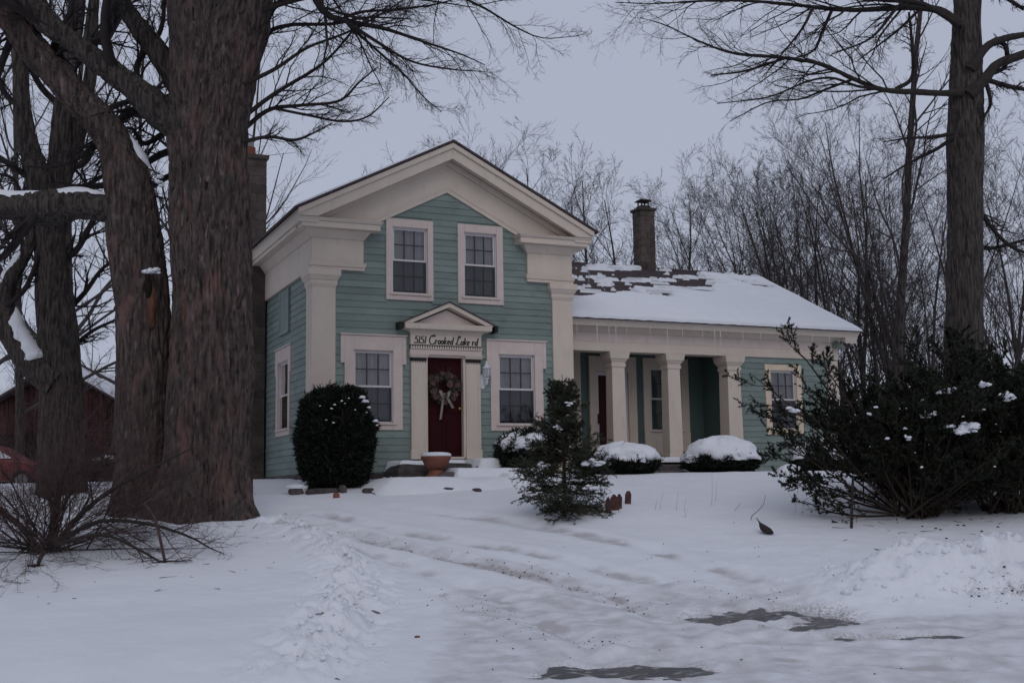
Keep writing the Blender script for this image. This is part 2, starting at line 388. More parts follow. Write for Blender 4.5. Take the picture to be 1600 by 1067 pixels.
def resample(ctrl, step):
    """Catmull-Rom through rows (x,y,z,r)"""
    c = np.asarray(ctrl, float); n = len(c); out = []
    e = np.vstack([2*c[0]-c[1], c, 2*c[-1]-c[-2]])
    for i in range(n-1):
        p0, p1, p2, p3 = e[i], e[i+1], e[i+2], e[i+3]
        m = max(2, int(np.linalg.norm(p2[:3]-p1[:3])/step)+1)
        for t in np.linspace(0, 1, m, endpoint=False):
            out.append(.5*((2*p1)+(-p0+p2)*t+(2*p0-5*p1+4*p2-p3)*t*t+(-p0+3*p1-3*p2+p3)*t**3))
    out.append(c[-1]); return np.array(out)
def px_line(rows, s):
    """rows (u,v,half width px[,ds]) at s metres -> rows (x,y,z,r)"""
    o = []
    for r in rows:
        sd_ = s+(r[3] if len(r) > 3 else 0); p = P(r[0], r[1], sd_); o.append((*p, r[2]/FPX*sd_))
    return np.array(o)
def bark_tube(rows, S, step, amp, freq=7., flare=0., seed=0., gnarl=.10):
    c = resample(rows, step); V, F = tubes(c[None, :, :3], c[None, :, 3], S)
    K = len(c); Vr = V.reshape(K, S, 3); ctr = c[:, None, :3]; nrm = unit(Vr-ctr)
    x, y, z = V.T
    wob = .35*noise3(x*3+seed, y*3, z*1.2)
    f1 = fbm(x*freq*.75+seed+wob, y*freq*.75, z*freq*.10, 2); f2 = fbm(x*freq*1.5, y*freq*1.5+seed, z*freq*.24, 2)
    rid2 = noise3(x*freq*3, y*freq*3, z*freq*.9)
    low = fbm(x*1.3+seed, y*1.3, z*.55, 3)
    d = (amp*.5-amp*1.25*np.exp(-(f1/.16)**2)-amp*.55*np.exp(-(f2/.15)**2)+amp*.18*rid2).reshape(K, S)+(low.reshape(K, S)*gnarl*c[:, 3:4])
    if flare:
        h = c[:, 2]-c[0, 2]; th = np.arange(S)*2*math.pi/S
        lob = .65+.45*np.cos(th*5+1.3+seed)+.3*np.cos(th*3+seed)
        d = d+flare*np.exp(-h/.42)[:, None]*lob[None, :]
    return (Vr+nrm*d[..., None]).reshape(-1, 3), F
def batch(lines, K):
    """several hand-laid limbs resampled to K points each"""
    Ps, Rs = [], []
    for L in lines:
        c = resample(L, .05); q = np.linspace(0, len(c)-1, K); i = np.minimum(q.astype(int), len(c)-2); f = (q-i)[:, None]
        e = c[i]*(1-f)+c[i+1]*f; Ps.append(e[:, :3]); Rs.append(e[:, 3])
    return np.array(Ps), np.array(Rs)
def limb_snow(name, rows, a0, a1, thick, label, wide=1.0, seed=0):
    """snow lying along the top of a limb"""
    c = resample(rows, .04); n = len(c); V = []; A = 9
    for k in range(n):
        t = unit(c[min(k+1, n-1), :3]-c[max(k-1, 0), :3]); sd_ = unit(np.cross(t, [0, 0, 1])); up = np.cross(sd_, t)
        fade = min(1, 5*min(k, n-1-k)/n+.02)
        wn = wide*(1+.45*noise3(k*.17, seed, .5))
        for j in range(A):
            a = (j/(A-1)-.5)*2*wn*fade
            th = thick*fade*max(0, 1-(j/(A-1)-.5)**2*4)**.5*(1+.5*noise3(k*.13, j*.5+seed, 2.2))
            V.append(c[k, :3]+(sd_*math.sin(a)+up*math.cos(a))*(c[k, 3]*(1.02 if 0 < j < A-1 else .9)+th))
    F = [(k*A+j, k*A+j+1, (k+1)*A+j+1, (k+1)*A+j) for k in range(n-1) for j in range(A-1)]
    return tag(obj(name, V, F, M['snow'], None, True), label, 'snow', kind='stuff')
def ico(sub=1):
    import bmesh
    bm = bmesh.new(); bmesh.ops.create_icosphere(bm, subdivisions=sub, radius=1)
    V = np.array([v.co[:] for v in bm.verts]); F = np.array([[v.index for v in f.verts] for f in bm.faces]); bm.free(); return V, F
ICO1, ICO2, ICO3C = ico(1), ico(2), ico(3)

# ================================================================== GROUND
def axis(segs):
    out = []
    for a, b, st_ in segs: out.append(np.arange(a, b, st_))
    out.append([segs[-1][1]]); return np.concatenate(out)
sa = axis([(-400, -40, 60), (-40, 4, 4), (4, 8.5, .3), (8.5, 12, .05), (12, 15, .036), (15, 20, .055), (20, 26, .12), (26, 60, 1.2), (60, 160, 10), (160, 700, 60)])
ta = axis([(-700, -100, 60), (-100, -20, 5), (-20, -8, .4), (-8, -5, .12), (-5, 2.6, .05), (2.6, 7.2, .038), (7.2, 9, .1), (9, 22, .5), (22, 100, 6), (100, 700, 60)])
S2, T2 = np.meshgrid(sa, ta, indexing='ij'); X2, Y2 = xy(S2, T2); Z2 = H(X2.ravel(), Y2.ravel()).reshape(X2.shape)
ns, ntt = X2.shape
ii = np.arange(ns-1)[:, None]*ntt+np.arange(ntt-1)[None, :]
GF = np.stack([ii, ii+1, ii+ntt+1, ii+ntt], -1).reshape(-1, 4)[:, ::-1]
ground = obj('ground', np.stack([X2, Y2, Z2], -1), GF, M['ground'], None, True)
tag(ground, 'snow covered yard and driveway sloping up to the house', None, kind='structure')
sS, tS = S2.ravel(), T2.ravel(); xS, yS = X2.ravel(), Y2.ravel()
dirt = np.zeros(len(sS)); grime_shade = np.zeros(len(sS))
for L, wd, am in zip(TRK, (.10, .09, .05, .04), (1.15, .9, .6, .8)):
    dirt = np.maximum(dirt, am*np.exp(-((dpoly(sS, tS, L)+.05*fbm(xS*3, yS*3, 1.1, 2))/wd)**2)*np.clip(.55+1.6*fbm(xS*1.1, yS*1.1, 6.6, 2), .1, 1.2))
for L, wd in BARE: dirt = np.maximum(dirt, .98*np.exp(-(dpoly(sS, tS, L)/(wd*1.7+.06))**2))
dirt = np.maximum(dirt, .95*np.exp(-((sS-13.1)/.25)**2)*sstep(4.3, 5.0, tS)*np.clip(.75+1.3*fbm(xS*2, yS*2, 4., 3), 0, 1.25))
tb_ = np.interp(sS, EDGE[:, 0], EDGE[:, 1])
grime_shade = np.maximum(grime_shade, .55*sstep(.2, 1.0, tS-tb_)*(1-sstep(13.5, 16, sS))*(1-sstep(2.9, 3.6, tS)*sstep(12.3, 12.8, sS))*sstep(6, 9, sS))
grime_shade = np.maximum(grime_shade, .6*np.exp(-(dpoly(sS, tS, TRK[0])/.45)**2))
for L in RUT: grime_shade = np.maximum(grime_shade, .72*np.exp(-(dpoly(sS, tS, L)/.22)**2)*np.clip(.8+fbm(xS*1.2, yS*1.2, 2.2, 2), .3, 1.2))  # rut bands: packed dirty ice plus rut shading painted into the colour
for nm, arr in (('dirt', dirt), ('grime_shade', grime_shade)):
    at_ = ground.data.attributes.new(nm, 'FLOAT', 'POINT'); at_.data.foreach_set('value', arr.astype(np.float32))
# paved driveway under the snow: shows where the plough scraped through
sa2 = np.arange(6, 16.1, .2); ta2 = np.arange(-6, 10, .2)
A_, B_ = np.meshgrid(sa2, ta2, indexing='ij'); xa, ya = xy(A_, B_); za = H(xa.ravel(), ya.ravel(), False).reshape(xa.shape)-.045
za = za-.9*bankmask(A_, B_)
m1, m2 = A_.shape; ii = np.arange(m1-1)[:, None]*m2+np.arange(m2-1)[None, :]
tag(obj('driveway', np.stack([xa, ya, za], -1), np.stack([ii, ii+m2, ii+m2+1, ii+1], -1).reshape(-1, 4), M['asphalt'], None, True),
    'dark wet asphalt driveway showing through worn patches of snow', None, kind='structure')

# ================================================================== HOUSE
house = thing('farmhouse', 'pale green clapboard farmhouse with cream gable and columned porch wing', 'house', (2.8, 0, 0))
def part(mb, name, m, parent=house, bevel=.006, smooth=False): return mb.build(name, m, parent, smooth, None, bevel)
def holed(mb, a0, a1, z0, z1, holes, put):
    """wall sheet between a0..a1 and z0..z1 with rectangular holes; put(a,b,c,d) adds one box"""
    zs = sorted({z0, z1, *[h[2] for h in holes], *[h[3] for h in holes]})
    for c, d in zip(zs[:-1], zs[1:]):
        hs = sorted([(h[0], h[1]) for h in holes if h[2] < (c+d)/2 < h[3]]); p = a0
        for h in hs:
            if h[0] > p: put(p, h[0], c, d)
            p = h[1]
        if p < a1: put(p, a1, c, d)
EXPO = .136
def clap(wallpart, a0, a1, z0, z1, holes, axis_, base, sgn, limit=None, split=True):
    """bevel siding: one board per course and run. axis_ 'x' (front, at y=base) or 'y' (side, at x=base)"""
    k = 0; z = z0
    while z < z1-.02:
        zt = min(z+EXPO+.018, z1+.01); zc = z+.06; lo, hi = a0, a1
        if limit: lo, hi = limit(z)
        if hi-lo > .1:
            runs = []; p = lo
            for h in sorted([h for h in holes if h[2]-.04 < zc < h[3]+.04]):
                if h[0] > p: runs.append((p, min(h[0], hi)))
                p = max(p, h[1])
            if p < hi: runs.append((p, hi))
            for (p, q) in runs:
                if q-p < .03: continue
                segs = [(p, q)]
                if split and q-p > 2.6:
                    m_ = p+(q-p)*random.uniform(.3, .7); segs = [(p, m_-.0012), (m_+.0012, q)]
                for (p1, q1) in segs:
                    dz0, dz1 = random.uniform(-.004, .004), random.uniform(-.004, .004); th = .024+random.uniform(-.003, .004)
                    V = []
                    for a, dz in ((p1, dz0), (q1, dz1)):
                        for off, zz in ((0, z+dz), (th, z+dz), (.007, zt+dz), (0, zt+dz)):
                            V.append((a, base+sgn*off, zz) if axis_ == 'x' else (base+sgn*off, a, zz))
                    obj('clapboard', V, [(0, 1, 2, 3), (7, 6, 5, 4), (0, 4, 5, 1), (1, 5, 6, 2), (2, 6, 7, 3), (3, 7, 4, 0)], M['green'], wallpart)
        z += EXPO; k += 1
W_ = 5.6; MX = 2.8; DEPTH = 8.0; SL = .506; PK = 6.77
# openings (glass area) front
UP = [(1.62, 2.37, 3.62, 4.97), (3.18, 3.90, 3.62, 4.97)]
LO = [(.81, 1.62, 1.0, 2.43), (3.92, 4.74, 1.0, 2.44)]
DOOR = (2.33, 3.13, .31, 2.38)
mb = MB()
holed(mb, .02, W_-.02, -.9, 5.0, UP+LO+[DOOR], lambda a, b, c, d: mb.box(a, b, 0, .16, c, d))
mb.prism_y([(.03, 5.0), (W_-.03, 5.0), (MX, 6.4)], 0, .16)
wall_f = part(mb, 'front_wall', M['green'], bevel=0)
casU = [(1.48, 2.49, 3.47, 5.14), (3.03, 4.05, 3.47, 5.14)]; casL = [(.54, 1.90, 2.16, 2.73), (.62, 1.82, .85, 2.16), (3.65, 5.01, 2.16, 2.73), (3.73, 4.93, .85, 2.16)]
sh = .025
clap(wall_f, .43, 5.17, .02, 6.1, [(a+sh, b-sh, c, d) for a, b, c, d in casU+casL]+[(1.98, 3.5, -.2, 3.1)], 'x', 0, -1,
     lambda z: (max(.42, MX-(6.15-z)/SL*1.0), min(5.18, MX+(6.15-z)/SL*1.0)))
mb = MB(); swin = (1.99, 2.95, 1.0, 2.43)
holed(mb, .16, DEPTH, -.9, 5.1, [swin], lambda a, b, c, d: mb.box(.02, .16, a, b, c, d))
wall_l = part(mb, 'side_wall', M['green'], bevel=0)
clap(wall_l, .44, DEPTH-.1, .02, 4.0, [(1.79+sh, 3.15-sh, 2.16, 2.73), (1.87+sh, 3.07-sh, .85, 2.16), (1.9, 2.75, 3.0, 3.95), (4.1, 4.8, -1, 9)], 'y', .02, -1)
mb = MB(); mb.box(W_-.16, W_-.02, .16, DEPTH, -.9, 5.1); part(mb, 'side_wall', M['green'], bevel=0)
mb = MB(); mb.box(.16, W_-.16, DEPTH-.16, DEPTH, -.9, 5.1); mb.prism_y([(.03, 5.1), (W_-.03, 5.1), (MX, 6.45)], DEPTH-.16, DEPTH); part(mb, 'rear_wall', M['green'], bevel=0)
mb = MB(); mb.box(.2, W_-.2, 3.2, 3.3, -.3, 5.0); mb.box(.17, W_-.17, .2, 7.8, 2.85, 2.95); mb.box(.17, W_-.17, .2, 7.8, .1, .2); part(mb, 'interior_partition', M['room'], bevel=0)
# foundation, stone by stone along the front and the chimney side
mb = MB(); mb.box(-.0, W_, -.01, .1, -1.1, .0); mb.box(-.0, .1, .1, DEPTH, -1.1, 0); fnd = part(mb, 'foundation', M['mortar'], bevel=0)
def stones(par, a0, a1, ax, base, z0, z1):
    a = a0
    while a < a1:
        l = random.uniform(.22, .5); b = min(a+l, a1); z = z0
        while z < z1-.03:
            hgt = min(random.uniform(.12, .2), z1-z); mb = MB(); o_ = random.uniform(.01, .04)
            if ax == 'x': mb.box(a+.012, b-.012, base-o_, base+.02, z+.01, z+hgt-.008)
            else: mb.box(base-o_, base+.02, a+.012, b-.012, z+.01, z+hgt-.008)
            part(mb, 'foundation_stone', M['stone'], par, .015); z += hgt
        a = b
stones(fnd, 0, 2.0, 'x', -.012, -.3, .0); stones(fnd, 3.5, 5.6, 'x', -.012, -.3, .0); stones(fnd, .1, 4.0, 'y', -.002, -.3, .0)
# ---- corner pilasters
def pilaster(x0, x1, y0, y1, z1=3.74):
    mb = MB(); mb.box(x0, x1, y0, y1, .02, z1)
    o = part(mb, 'pilaster', M['cream'])
    mb = MB(); g = .0
    mb.fr(x0, x1, y0, y1, z1-.10, z1-.04, .004, .03, 'lrfb'); mb.fr(x0, x1, y0, y1, z1-.04, z1+.04, .03, .03, 'lrfb')
    mb.fr(x0, x1, y0, y1, z1+.04, z1+.13, .035, .085, 'lrfb'); mb.fr(x0, x1, y0, y1, z1+.13, z1+.255, .09, .09, 'lrfb')
    part(mb, 'capital', M['cream'], o)
    mb = MB(); mb.fr(x0, x1, y0, y1, -.12, .17, .025, .025, 'lrfb'); part(mb, 'plinth', M['cream'], o)
pilaster(-.045, .43, -.06, .40); pilaster(5.17, 5.645, -.06, .30)
# ---- cornice returns and side entablature
def tier(name, z0, z1, p0, p1, x0, x1, y0, y1, sides):
    mb = MB(); mb.fr(x0, x1, y0, y1, z0, z1, p0, p1, sides); return part(mb, name, M['cream'])
for x0, x1, sd_ in ((-.05, 1.0, 'lrf'), (4.6, 5.65, 'lrf')):
    tier('architrave', 4.0, 4.06, .02, .02, x0, x1, -.065, .05, sd_); tier('architrave', 4.06, 4.15, .035, .05, x0, x1, -.065, .05, sd_)
    tier('frieze', 4.15, 4.62, 0, 0, x0, x1, -.065, .05, sd_)
    tier('bed_moulding', 4.62, 4.78, .01, .13, x0, x1, -.065, .05, sd_)
    tier('corona', 4.78, 4.90, .27, .27, x0, x1, -.065, .05, sd_)
    tier('return_cap', 4.90, 4.96, .29, .33, x0, x1, -.065, .05, sd_)
for x0, x1, sd_ in ((-.05, .01, 'l'), (5.59, 5.65, 'r')):
    tier('frieze', 4.0, 4.62, .002, .002, x0, x1, .052, DEPTH, sd_)
    tier('bed_moulding', 4.62, 4.78, .012, .132, x0, x1, .052, DEPTH, sd_)
    tier('soffit', 4.78, 4.86, .30, .30, x0, x1, .052, DEPTH, sd_)
    tier('eave_fascia', 4.86, 5.11, .335, .355, x0, x1, -.36, DEPTH+.3, sd_)
# ---- raking cornice
def rake(z_top, z_bot, y0, y1, half, clip, name):
    half = min(half, (z_top-clip)/SL-.002)
    for sg in (-1, 1):
        zt, zb = z_top-SL*half, z_bot-SL*half
        pts = [(MX, z_top), (MX+sg*half, zt)]
        if zb < clip: pts += [(MX+sg*half, clip), (MX+sg*(z_bot-clip)/SL, clip)]
        else: pts += [(MX+sg*half, zb)]
        pts.append((MX, z_bot))
        if sg > 0: pts = pts[::-1]
        mb = MB(); mb.prism_y(pts, y0, y1); part(mb, name, M['cream'])
rake(6.73, 6.62, -.445, -.40, 3.22, 4.97, 'rake_crown')
rake(6.72, 6.40, -.40, -.34, 3.20, 4.97, 'rake_board')
rake(6.60, 6.46, -.34, -.0, 3.1, 4.97, 'rake_soffit')
rake(6.46, 5.77, -.055, -.0, 3.0, 4.965, 'raking_frieze')
rake(6.45, 6.33, -.13, -.055, 2.9, 4.965, 'raking_moulding')
rake(5.90, 5.86, -.066, -.055, 2.0, 4.965, 'frieze_bead')
# ---- main roof
for sg in (-1, 1):
    half = 3.30; e = [(MX, PK-.03), (MX+sg*half, PK-.03-SL*half), (MX+sg*half, PK+.02-SL*half), (MX, PK+.02)]
    if sg < 0: e = e[::-1]
    mb = MB(); mb.prism_y(e, -.47, DEPTH+.35); part(mb, 'roof', M['shingle'], bevel=0)
# ---- windows
def window(X0, X1, Z0, Z1, plane, kind, cmat, cas, ear=None, panes=(3, 2), curtain='curtain', name='window', lower=True, cap=False):
    """opening X0..X1 x Z0..Z1. plane = function (a, out, z) -> world; out>0 is outwards"""
    def bx(mb, a0, a1, o0, o1, z0, z1):
        V = [plane(a, o, z) for z in (z0, z1) for a, o in ((a0, o1), (a1, o1), (a1, o0), (a0, o0))]
        mb.add(V, [(3, 2, 1, 0), (4, 5, 6, 7), (0, 1, 5, 4), (1, 2, 6, 5), (2, 3, 7, 6), (3, 0, 4, 7)])
    wn = thing_part(name)
    a, b, c, d = cas; zm = (Z0+Z1)/2
    mb = MB(); bx(mb, a, X0, -.02, .045, c, d); bx(mb, X1, b, -.02, .045, c, d); bx(mb, X0, X1, -.02, .044, Z1, d); bx(mb, X0, X1, -.02, .044, c, Z0-.05)
    if ear:
        ze, e = ear; bx(mb, a-e, a, -.0, .046, ze, d); bx(mb, b, b+e, -.0, .046, ze, d)
    part(mb, 'casing', cmat, wn)
    mb = MB(); bx(mb, X0-.07, X1+.07, .0, .075, Z0-.05, Z0-.005); part(mb, 'sill', cmat, wn)
    if cap:
        mb = MB(); e = ear[1] if ear else 0; bx(mb, a-e-.015, b+e+.015, 0, .075, d, d+.03); part(mb, 'drip_cap', cmat, wn)
    jm = MB(); bx(jm, X0, X0+.018, -.15, .0, Z0, Z1); bx(jm, X1-.018, X1, -.15, .0, Z0, Z1); bx(jm, X0, X1, -.15, .0, Z1-.018, Z1); bx(jm, X0, X1, -.15, .0, Z0-.005, Z0+.015)
    part(jm, 'jamb', M['sash'], wn, 0)
    for k, (z0, z1, o) in enumerate(((Z0+.015, zm+.02, -.06), (zm-.02, Z1-.018, -.03))):
        nx, nz = panes if (k == 1 or lower) else (1, 1)
        f = .035; mb = MB(); x0, x1 = X0+.018, X1-.018
        bx(mb, x0, x0+f, o-.025, o, z0, z1); bx(mb, x1-f, x1, o-.025, o, z0, z1)
        bx(mb, x0+f, x1-f, o-.025, o, z0, z0+(.05 if k == 0 else .04)); bx(mb, x0+f, x1-f, o-.025, o, z1-f, z1)
        sh_ = part(mb, 'sash', M['sashdark'] if k == 0 else M['sash'], wn, .003)
        if k == 1:
            mb = MB(); bx(mb, x0, x1, o, o+.012, z0-.002, z0+.04); part(mb, 'meeting_rail', M['sash'], wn, .003)
        gx0, gx1, gz0, gz1 = x0+f, x1-f, z0+.04, z1-f; mu = .011
        mb = MB()
        for i in range(1, nx): xx = gx0+(gx1-gx0)*i/nx; bx(mb, xx-mu, xx+mu, o-.022, o-.002, gz0, gz1)
        for i in range(1, nz):
            zz = gz0+(gz1-gz0)*i/nz; bx(mb, gx0, gx1, o-.021, o-.003, zz-mu, zz+mu)
        if mb.v: part(mb, 'muntin', M['sashdark'], wn, 0)
        for i in range(nx):
            for j in range(nz):
                q0, q1 = gx0+(gx1-gx0)*i/nx, gx0+(gx1-gx0)*(i+1)/nx; r0, r1 = gz0+(gz1-gz0)*j/nz, gz0+(gz1-gz0)*(j+1)/nz
                mb = MB(); tl = random.uniform(-.0015, .0015)
                V = [plane(q0, o-.012+tl, r0), plane(q1, o-.012-tl, r0), plane(q1, o-.012, r1), plane(q0, o-.012+tl, r1)]
                mb.add(V, [(0, 1, 2, 3)]); part(mb, 'pane', M['glass'], wn, 0)
    if curtain != 'porch_green':
        mb = MB(); V = [plane(X0+.02, -.012, Z0+.02), plane(X1-.02, -.012, Z0+.02), plane(X1-.02, -.012, zm-.02), plane(X0+.02, -.012, zm-.02)]; mb.add(V, [(0, 1, 2, 3)]); part(mb, 'insect_screen', M['screen'], wn, 0)
    if curtain:
        n = 24; V = []; F = []
        for i in range(n+1):
            a_ = X0+.02+(X1-X0-.04)*i/n; o_ = -.135-.012*math.sin(i*1.9)-.006*math.sin(i*4.1)
            V += [plane(a_, o_, Z0+.02), plane(a_, o_*.98, Z1-.02)]
            if i: F.append((2*i-2, 2*i, 2*i+1, 2*i-1))
        mb = MB(); mb.add(V, F); part(mb, 'curtain', M[curtain], wn, 0)
        mb = MB(); bx(mb, X0-.05, X1+.05, -.30, -.28, Z0-.05, Z1+.05); part(mb, 'room_shade', M['room'], wn, 0)
    return wn
def thing_part(name):
    o = bpy.data.objects.new(name, None); COL.objects.link(o); o.parent = house; o.empty_display_size = .1
    WLOC[o.name] = wloc(house); return o
front = lambda a, o, z: (a, -o, z)
side = lambda a, o, z: (.02-o, a, z)
wing = lambda a, o, z: (a, 1.0-o, z)
back = lambda a, o, z: (a, 2.5-o, z)
window(*UP[0], front, 'u', M['trim'], casU[0]); window(*UP[1], front, 'u', M['trim'], casU[1])
window(*LO[0], front, 'l', M['trim'], (.62, 1.82, .85, 2.72), (2.16, .08), cap=True)
window(*LO[1], front, 'l', M['trim'], (3.73, 4.93, .85, 2.72), (2.16, .08), cap=True)
window(swin[0], swin[1], swin[2], swin[3], side, 'l', M['trim'], (1.87, 3.07, .85, 2.72), (2.16, .08), panes=(1, 1), curtain='room', cap=True)
# boarded-over window high on the chimney side
mb = MB(); mb.box(-.035, .02, 1.9, 2.75, 3.0, 3.95); o = part(mb, 'blind_panel', M['green'])
mb = MB(); mb.box(-.05, -.035, 1.9, 1.98, 3.0, 3.95); mb.box(-.05, -.035, 2.67, 2.75, 3.0, 3.95); mb.box(-.05, -.035, 1.98, 2.67, 3.0, 3.08); part(mb, 'panel_frame', M['green'], o)
# ---- front entrance
ent = thing_part('entrance')
for x0, x1 in ((1.99, 2.31), (3.17, 3.49)):
    mb = MB(); mb.box(x0, x1, -.085, 0, .30, 2.24); part(mb, 'door_pilaster', M['cream'], ent)
    mb = MB()
    for q in (.05, .27): mb.box(x0+q-.008, x0+q+.008, -.092, -.085, .5, 2.15)
    part(mb, 'door_pilaster_bead', M['cream'], ent, 0)
    mb = MB(); mb.box(x0-.015, x1+.015, -.11, 0, .27, .46); part(mb, 'pilaster_base', M['cream'], ent)
    mb = MB(); mb.box(x0+.01, x1-.01, -.089, -.08, 2.245, 2.255); n = 9
    for i in range(n):
        a = x0+.02+(x1-x0-.04)*i/(n-1); mb.add([(a-.011, -.088, 2.25), (a+.011, -.088, 2.25), (a+.004, -.088, 2.20), (a-.004, -.088, 2.20)], [(0, 3, 2, 1)])
    part(mb, 'painted_fringe', M['black'], ent, 0)
    mb = MB(); mb.box(x0, x1, -.10, 0, 2.255, 2.305); part(mb, 'pilaster_band', M['black'], ent, 0)
    mb = MB(); mb.fr(x0-.01, x1+.01, -.11, 0, 2.305, 2.37, .01, .04); part(mb, 'pilaster_cap', M['cream'], ent)
mb = MB(); mb.box(1.96, 3.52, -.10, 0, 2.37, 2.48); part(mb, 'architrave', M['trim'], ent)
mb = MB(); mb.box(1.97, 3.51, -.105, 0, 2.48, 2.55); part(mb, 'dentil_bed', M['black'], ent, 0)
mb = MB(); n = 30
for i in range(n):
    a = 1.985+(3.495-1.985)*i/(n-1); mb.add([(a-.014, -.118, 2.548), (a+.014, -.118, 2.548), (a+.020, -.118, 2.495), (a-.020, -.118, 2.495), (a-.014, -.1, 2.548), (a+.014, -.1, 2.548), (a+.020, -.1, 2.495), (a-.020, -.1, 2.495)],
                                               [(0, 3, 2, 1), (0, 4, 7, 3), (1, 2, 6, 5), (3, 7, 6, 2), (0, 1, 5, 4)])
mb.box(1.97, 3.51, -.117, -.10, 2.483, 2.497)
part(mb, 'dentil_row', M['cream'], ent, 0)
mb = MB(); mb.box(1.965, 3.515, -.112, 0, 2.55, 2.566); part(mb, 'painted_line', M['black'], ent, 0)
mb = MB(); mb.box(1.97, 3.51, -.10, 0, 2.566, 2.78); part(mb, 'name_frieze', M['cream'], ent)
mb = MB()
for k in range(6):
    a0, a1 = k/6, (k+1)/6; f = lambda t: .15*(1-math.sqrt(max(0, 1-t*t)))
    mb.fr(1.97, 3.51, -.10, 0, 2.78+.09*a0, 2.78+.09*a1, f(a0), f(a1))
part(mb, 'cove_moulding', M['cream'], ent, 0)
mb = MB(); mb.fr(1.97, 3.51, -.10, 0, 2.87, 2.98, .165, .18); part(mb, 'pediment_cornice', M['cream'], ent)
pz, px0, px1 = 3.43, 1.76, 3.74; mc = (px0+px1)/2
mb = MB(); mb.prism_y([(px0+.25, 2.98), (px1-.25, 2.98), (mc, 3.30)], -.10, 0); part(mb, 'tympanum', M['trim'], ent)
for sg in (-1, 1):
    e0 = mc+sg*.995
    pts = [(mc, 3.43), (e0, 2.985), (e0-sg*.20, 2.985), (mc, 3.335)]; pts = pts if sg < 0 else pts[::-1]
    mb = MB(); mb.prism_y(pts, -.27, -.0); part(mb, 'raking_moulding', M['cream'], ent)
    pts = [(mc, 3.455), (e0+sg*.04, 2.99), (e0+sg*.04, 2.965), (mc, 3.43)]; pts = pts if sg < 0 else pts[::-1]
    mb = MB(); mb.prism_y(pts, -.29, -.0); part(mb, 'pediment_roof', M['shingle'], ent, 0)
    mb = MB(); mb.box(min(e0, e0+sg*.075), max(e0, e0+sg*.075), -.27, -.005, 2.86, 3.0); part(mb, 'gutter_block', M['black'], ent)
mb = MB(); mb.box(2.31, 2.345, -.06, .12, .30, 2.37); mb.box(3.115, 3.17, -.06, .12, .30, 2.37); mb.box(2.345, 3.115, -.06, .12, 2.33, 2.37); mb.box(2.345, 3.115, -.1, .12, .27, .32)
part(mb, 'door_frame', M['cream'], ent)
dr = thing_part('front_door'); dr['label'] = 'dark red panelled front door under the pediment'
mb = MB(); mb.box(2.345, 3.115, .06, .10, .32, 2.33); part(mb, 'door_slab', M['door'], dr)
for x0, x1, z0, z1 in ((2.42, 2.69, .45, 1.05), (2.77, 3.04, .45, 1.05), (2.42, 2.69, 1.2, 2.2), (2.77, 3.04, 1.2, 2.2)):
    mb = MB(); mb.fr(x0, x1, .045, .06, z0, z1, 0, 0); part(mb, 'door_panel', M['door'], dr, .012)
V, F = ICO2; part(MB().add([(3.06+.033*a, .02+.03*b, 1.30+.033*c) for a, b, c in V], [tuple(f) for f in F.tolist()]).box(3.05, 3.07, .03, .06, 1.29, 1.31), 'door_knob', M['brass'], dr, 0, True)
# ---- painted name: hand-drawn strokes
def arc(cx, cy, rx, ry, a0, a1, n=14): return [(cx+rx*math.cos(math.radians(a0+(a1-a0)*i/n)), cy+ry*math.sin(math.radians(a0+(a1-a0)*i/n))) for i in range(n+1)]
GL = {
 '5': (.55, [[(.5, 1.0), (.14, .97), (.10, .58)]+arc(.20, .32, .27, .30, 95, -150)]),
 '1': (.26, [[(.13, 1.0), (.09, .0)]]),
 'C': (.95, [[(.86, 1.0), (.93, 1.12), (.82, 1.22)]+arc(.62, .56, .50, .62, 80, 310, 22)+[(1.0, .16)], [(.55, .98), (.70, 1.24), (1.0, 1.2)]]),
 'r': (.42, [[(.02, .45), (.10, .5), (.10, .0)], [(.10, .32), (.22, .50), (.38, .44)]]),
 'o': (.42, [arc(.20, .25, .17, .25, 90, 450, 16)+[(.42, .44)]]),
 'k': (.46, [[(.10, .98), (.06, .0)], [(.40, .50), (.10, .24), (.28, .14), (.42, .0)]]),
 'e': (.40, [[(.06, .24), (.32, .30)]+arc(.20, .28, .14, .22, 10, 200, 10)+arc(.20, .20, .14, .20, 180, 320, 8)]),
 'd': (.48, [arc(.20, .24, .17, .24, 60, 420, 16), [(.44, 1.0), (.38, .0), (.48, .04)]]),
 'L': (.80, [arc(.52, 1.05, .14, .14, -60, 200, 10)+[(.34, .8), (.26, .3), (.10, .02), (.02, .10), (.14, .14), (.45, .0), (.75, .02), (.86, .12)]]),
 'a': (.44, [arc(.20, .24, .17, .24, 60, 420, 16), [(.37, .48), (.36, .0), (.45, .04)]]),
 '.': (.16, [[(.05, .03), (.08, .0)]]), ' ': (.24, [])}
def lettering(text, x0, x1, z0, hgt, y):
    wid = sum(GL[c][0]+.08 for c in text); sx = (x1-x0)/wid; mb = MB(); cx = x0
    for c in text:
        for L in GL[c][1]:
            pts = [(cx+sx*(a+.16*b), z0+hgt*b) for a, b in L]; n = len(pts)
            for i in range(n-1):
                (a, b), (c_, d_) = pts[i], pts[i+1]; dx, dz = c_-a, d_-b; l = math.hypot(dx, dz)+1e-6
                wdt = .007+.0065*abs(dz)/l; nx, nz = -dz/l*wdt, dx/l*wdt; ex, ez = dx/l*.004, dz/l*.004
                mb.add([(a+nx-ex, y, b+nz-ez), (a-nx-ex, y, b-nz-ez), (c_-nx+ex, y, d_-nz+ez), (c_+nx+ex, y, d_+nz+ez)], [(0, 1, 2, 3)])
        cx += sx*(GL[c][0]+.08)
    for k in range(0, len(mb.v)): mb.v[k] = (mb.v[k][0], y-.00002*(k//4), mb.v[k][2])
    return mb
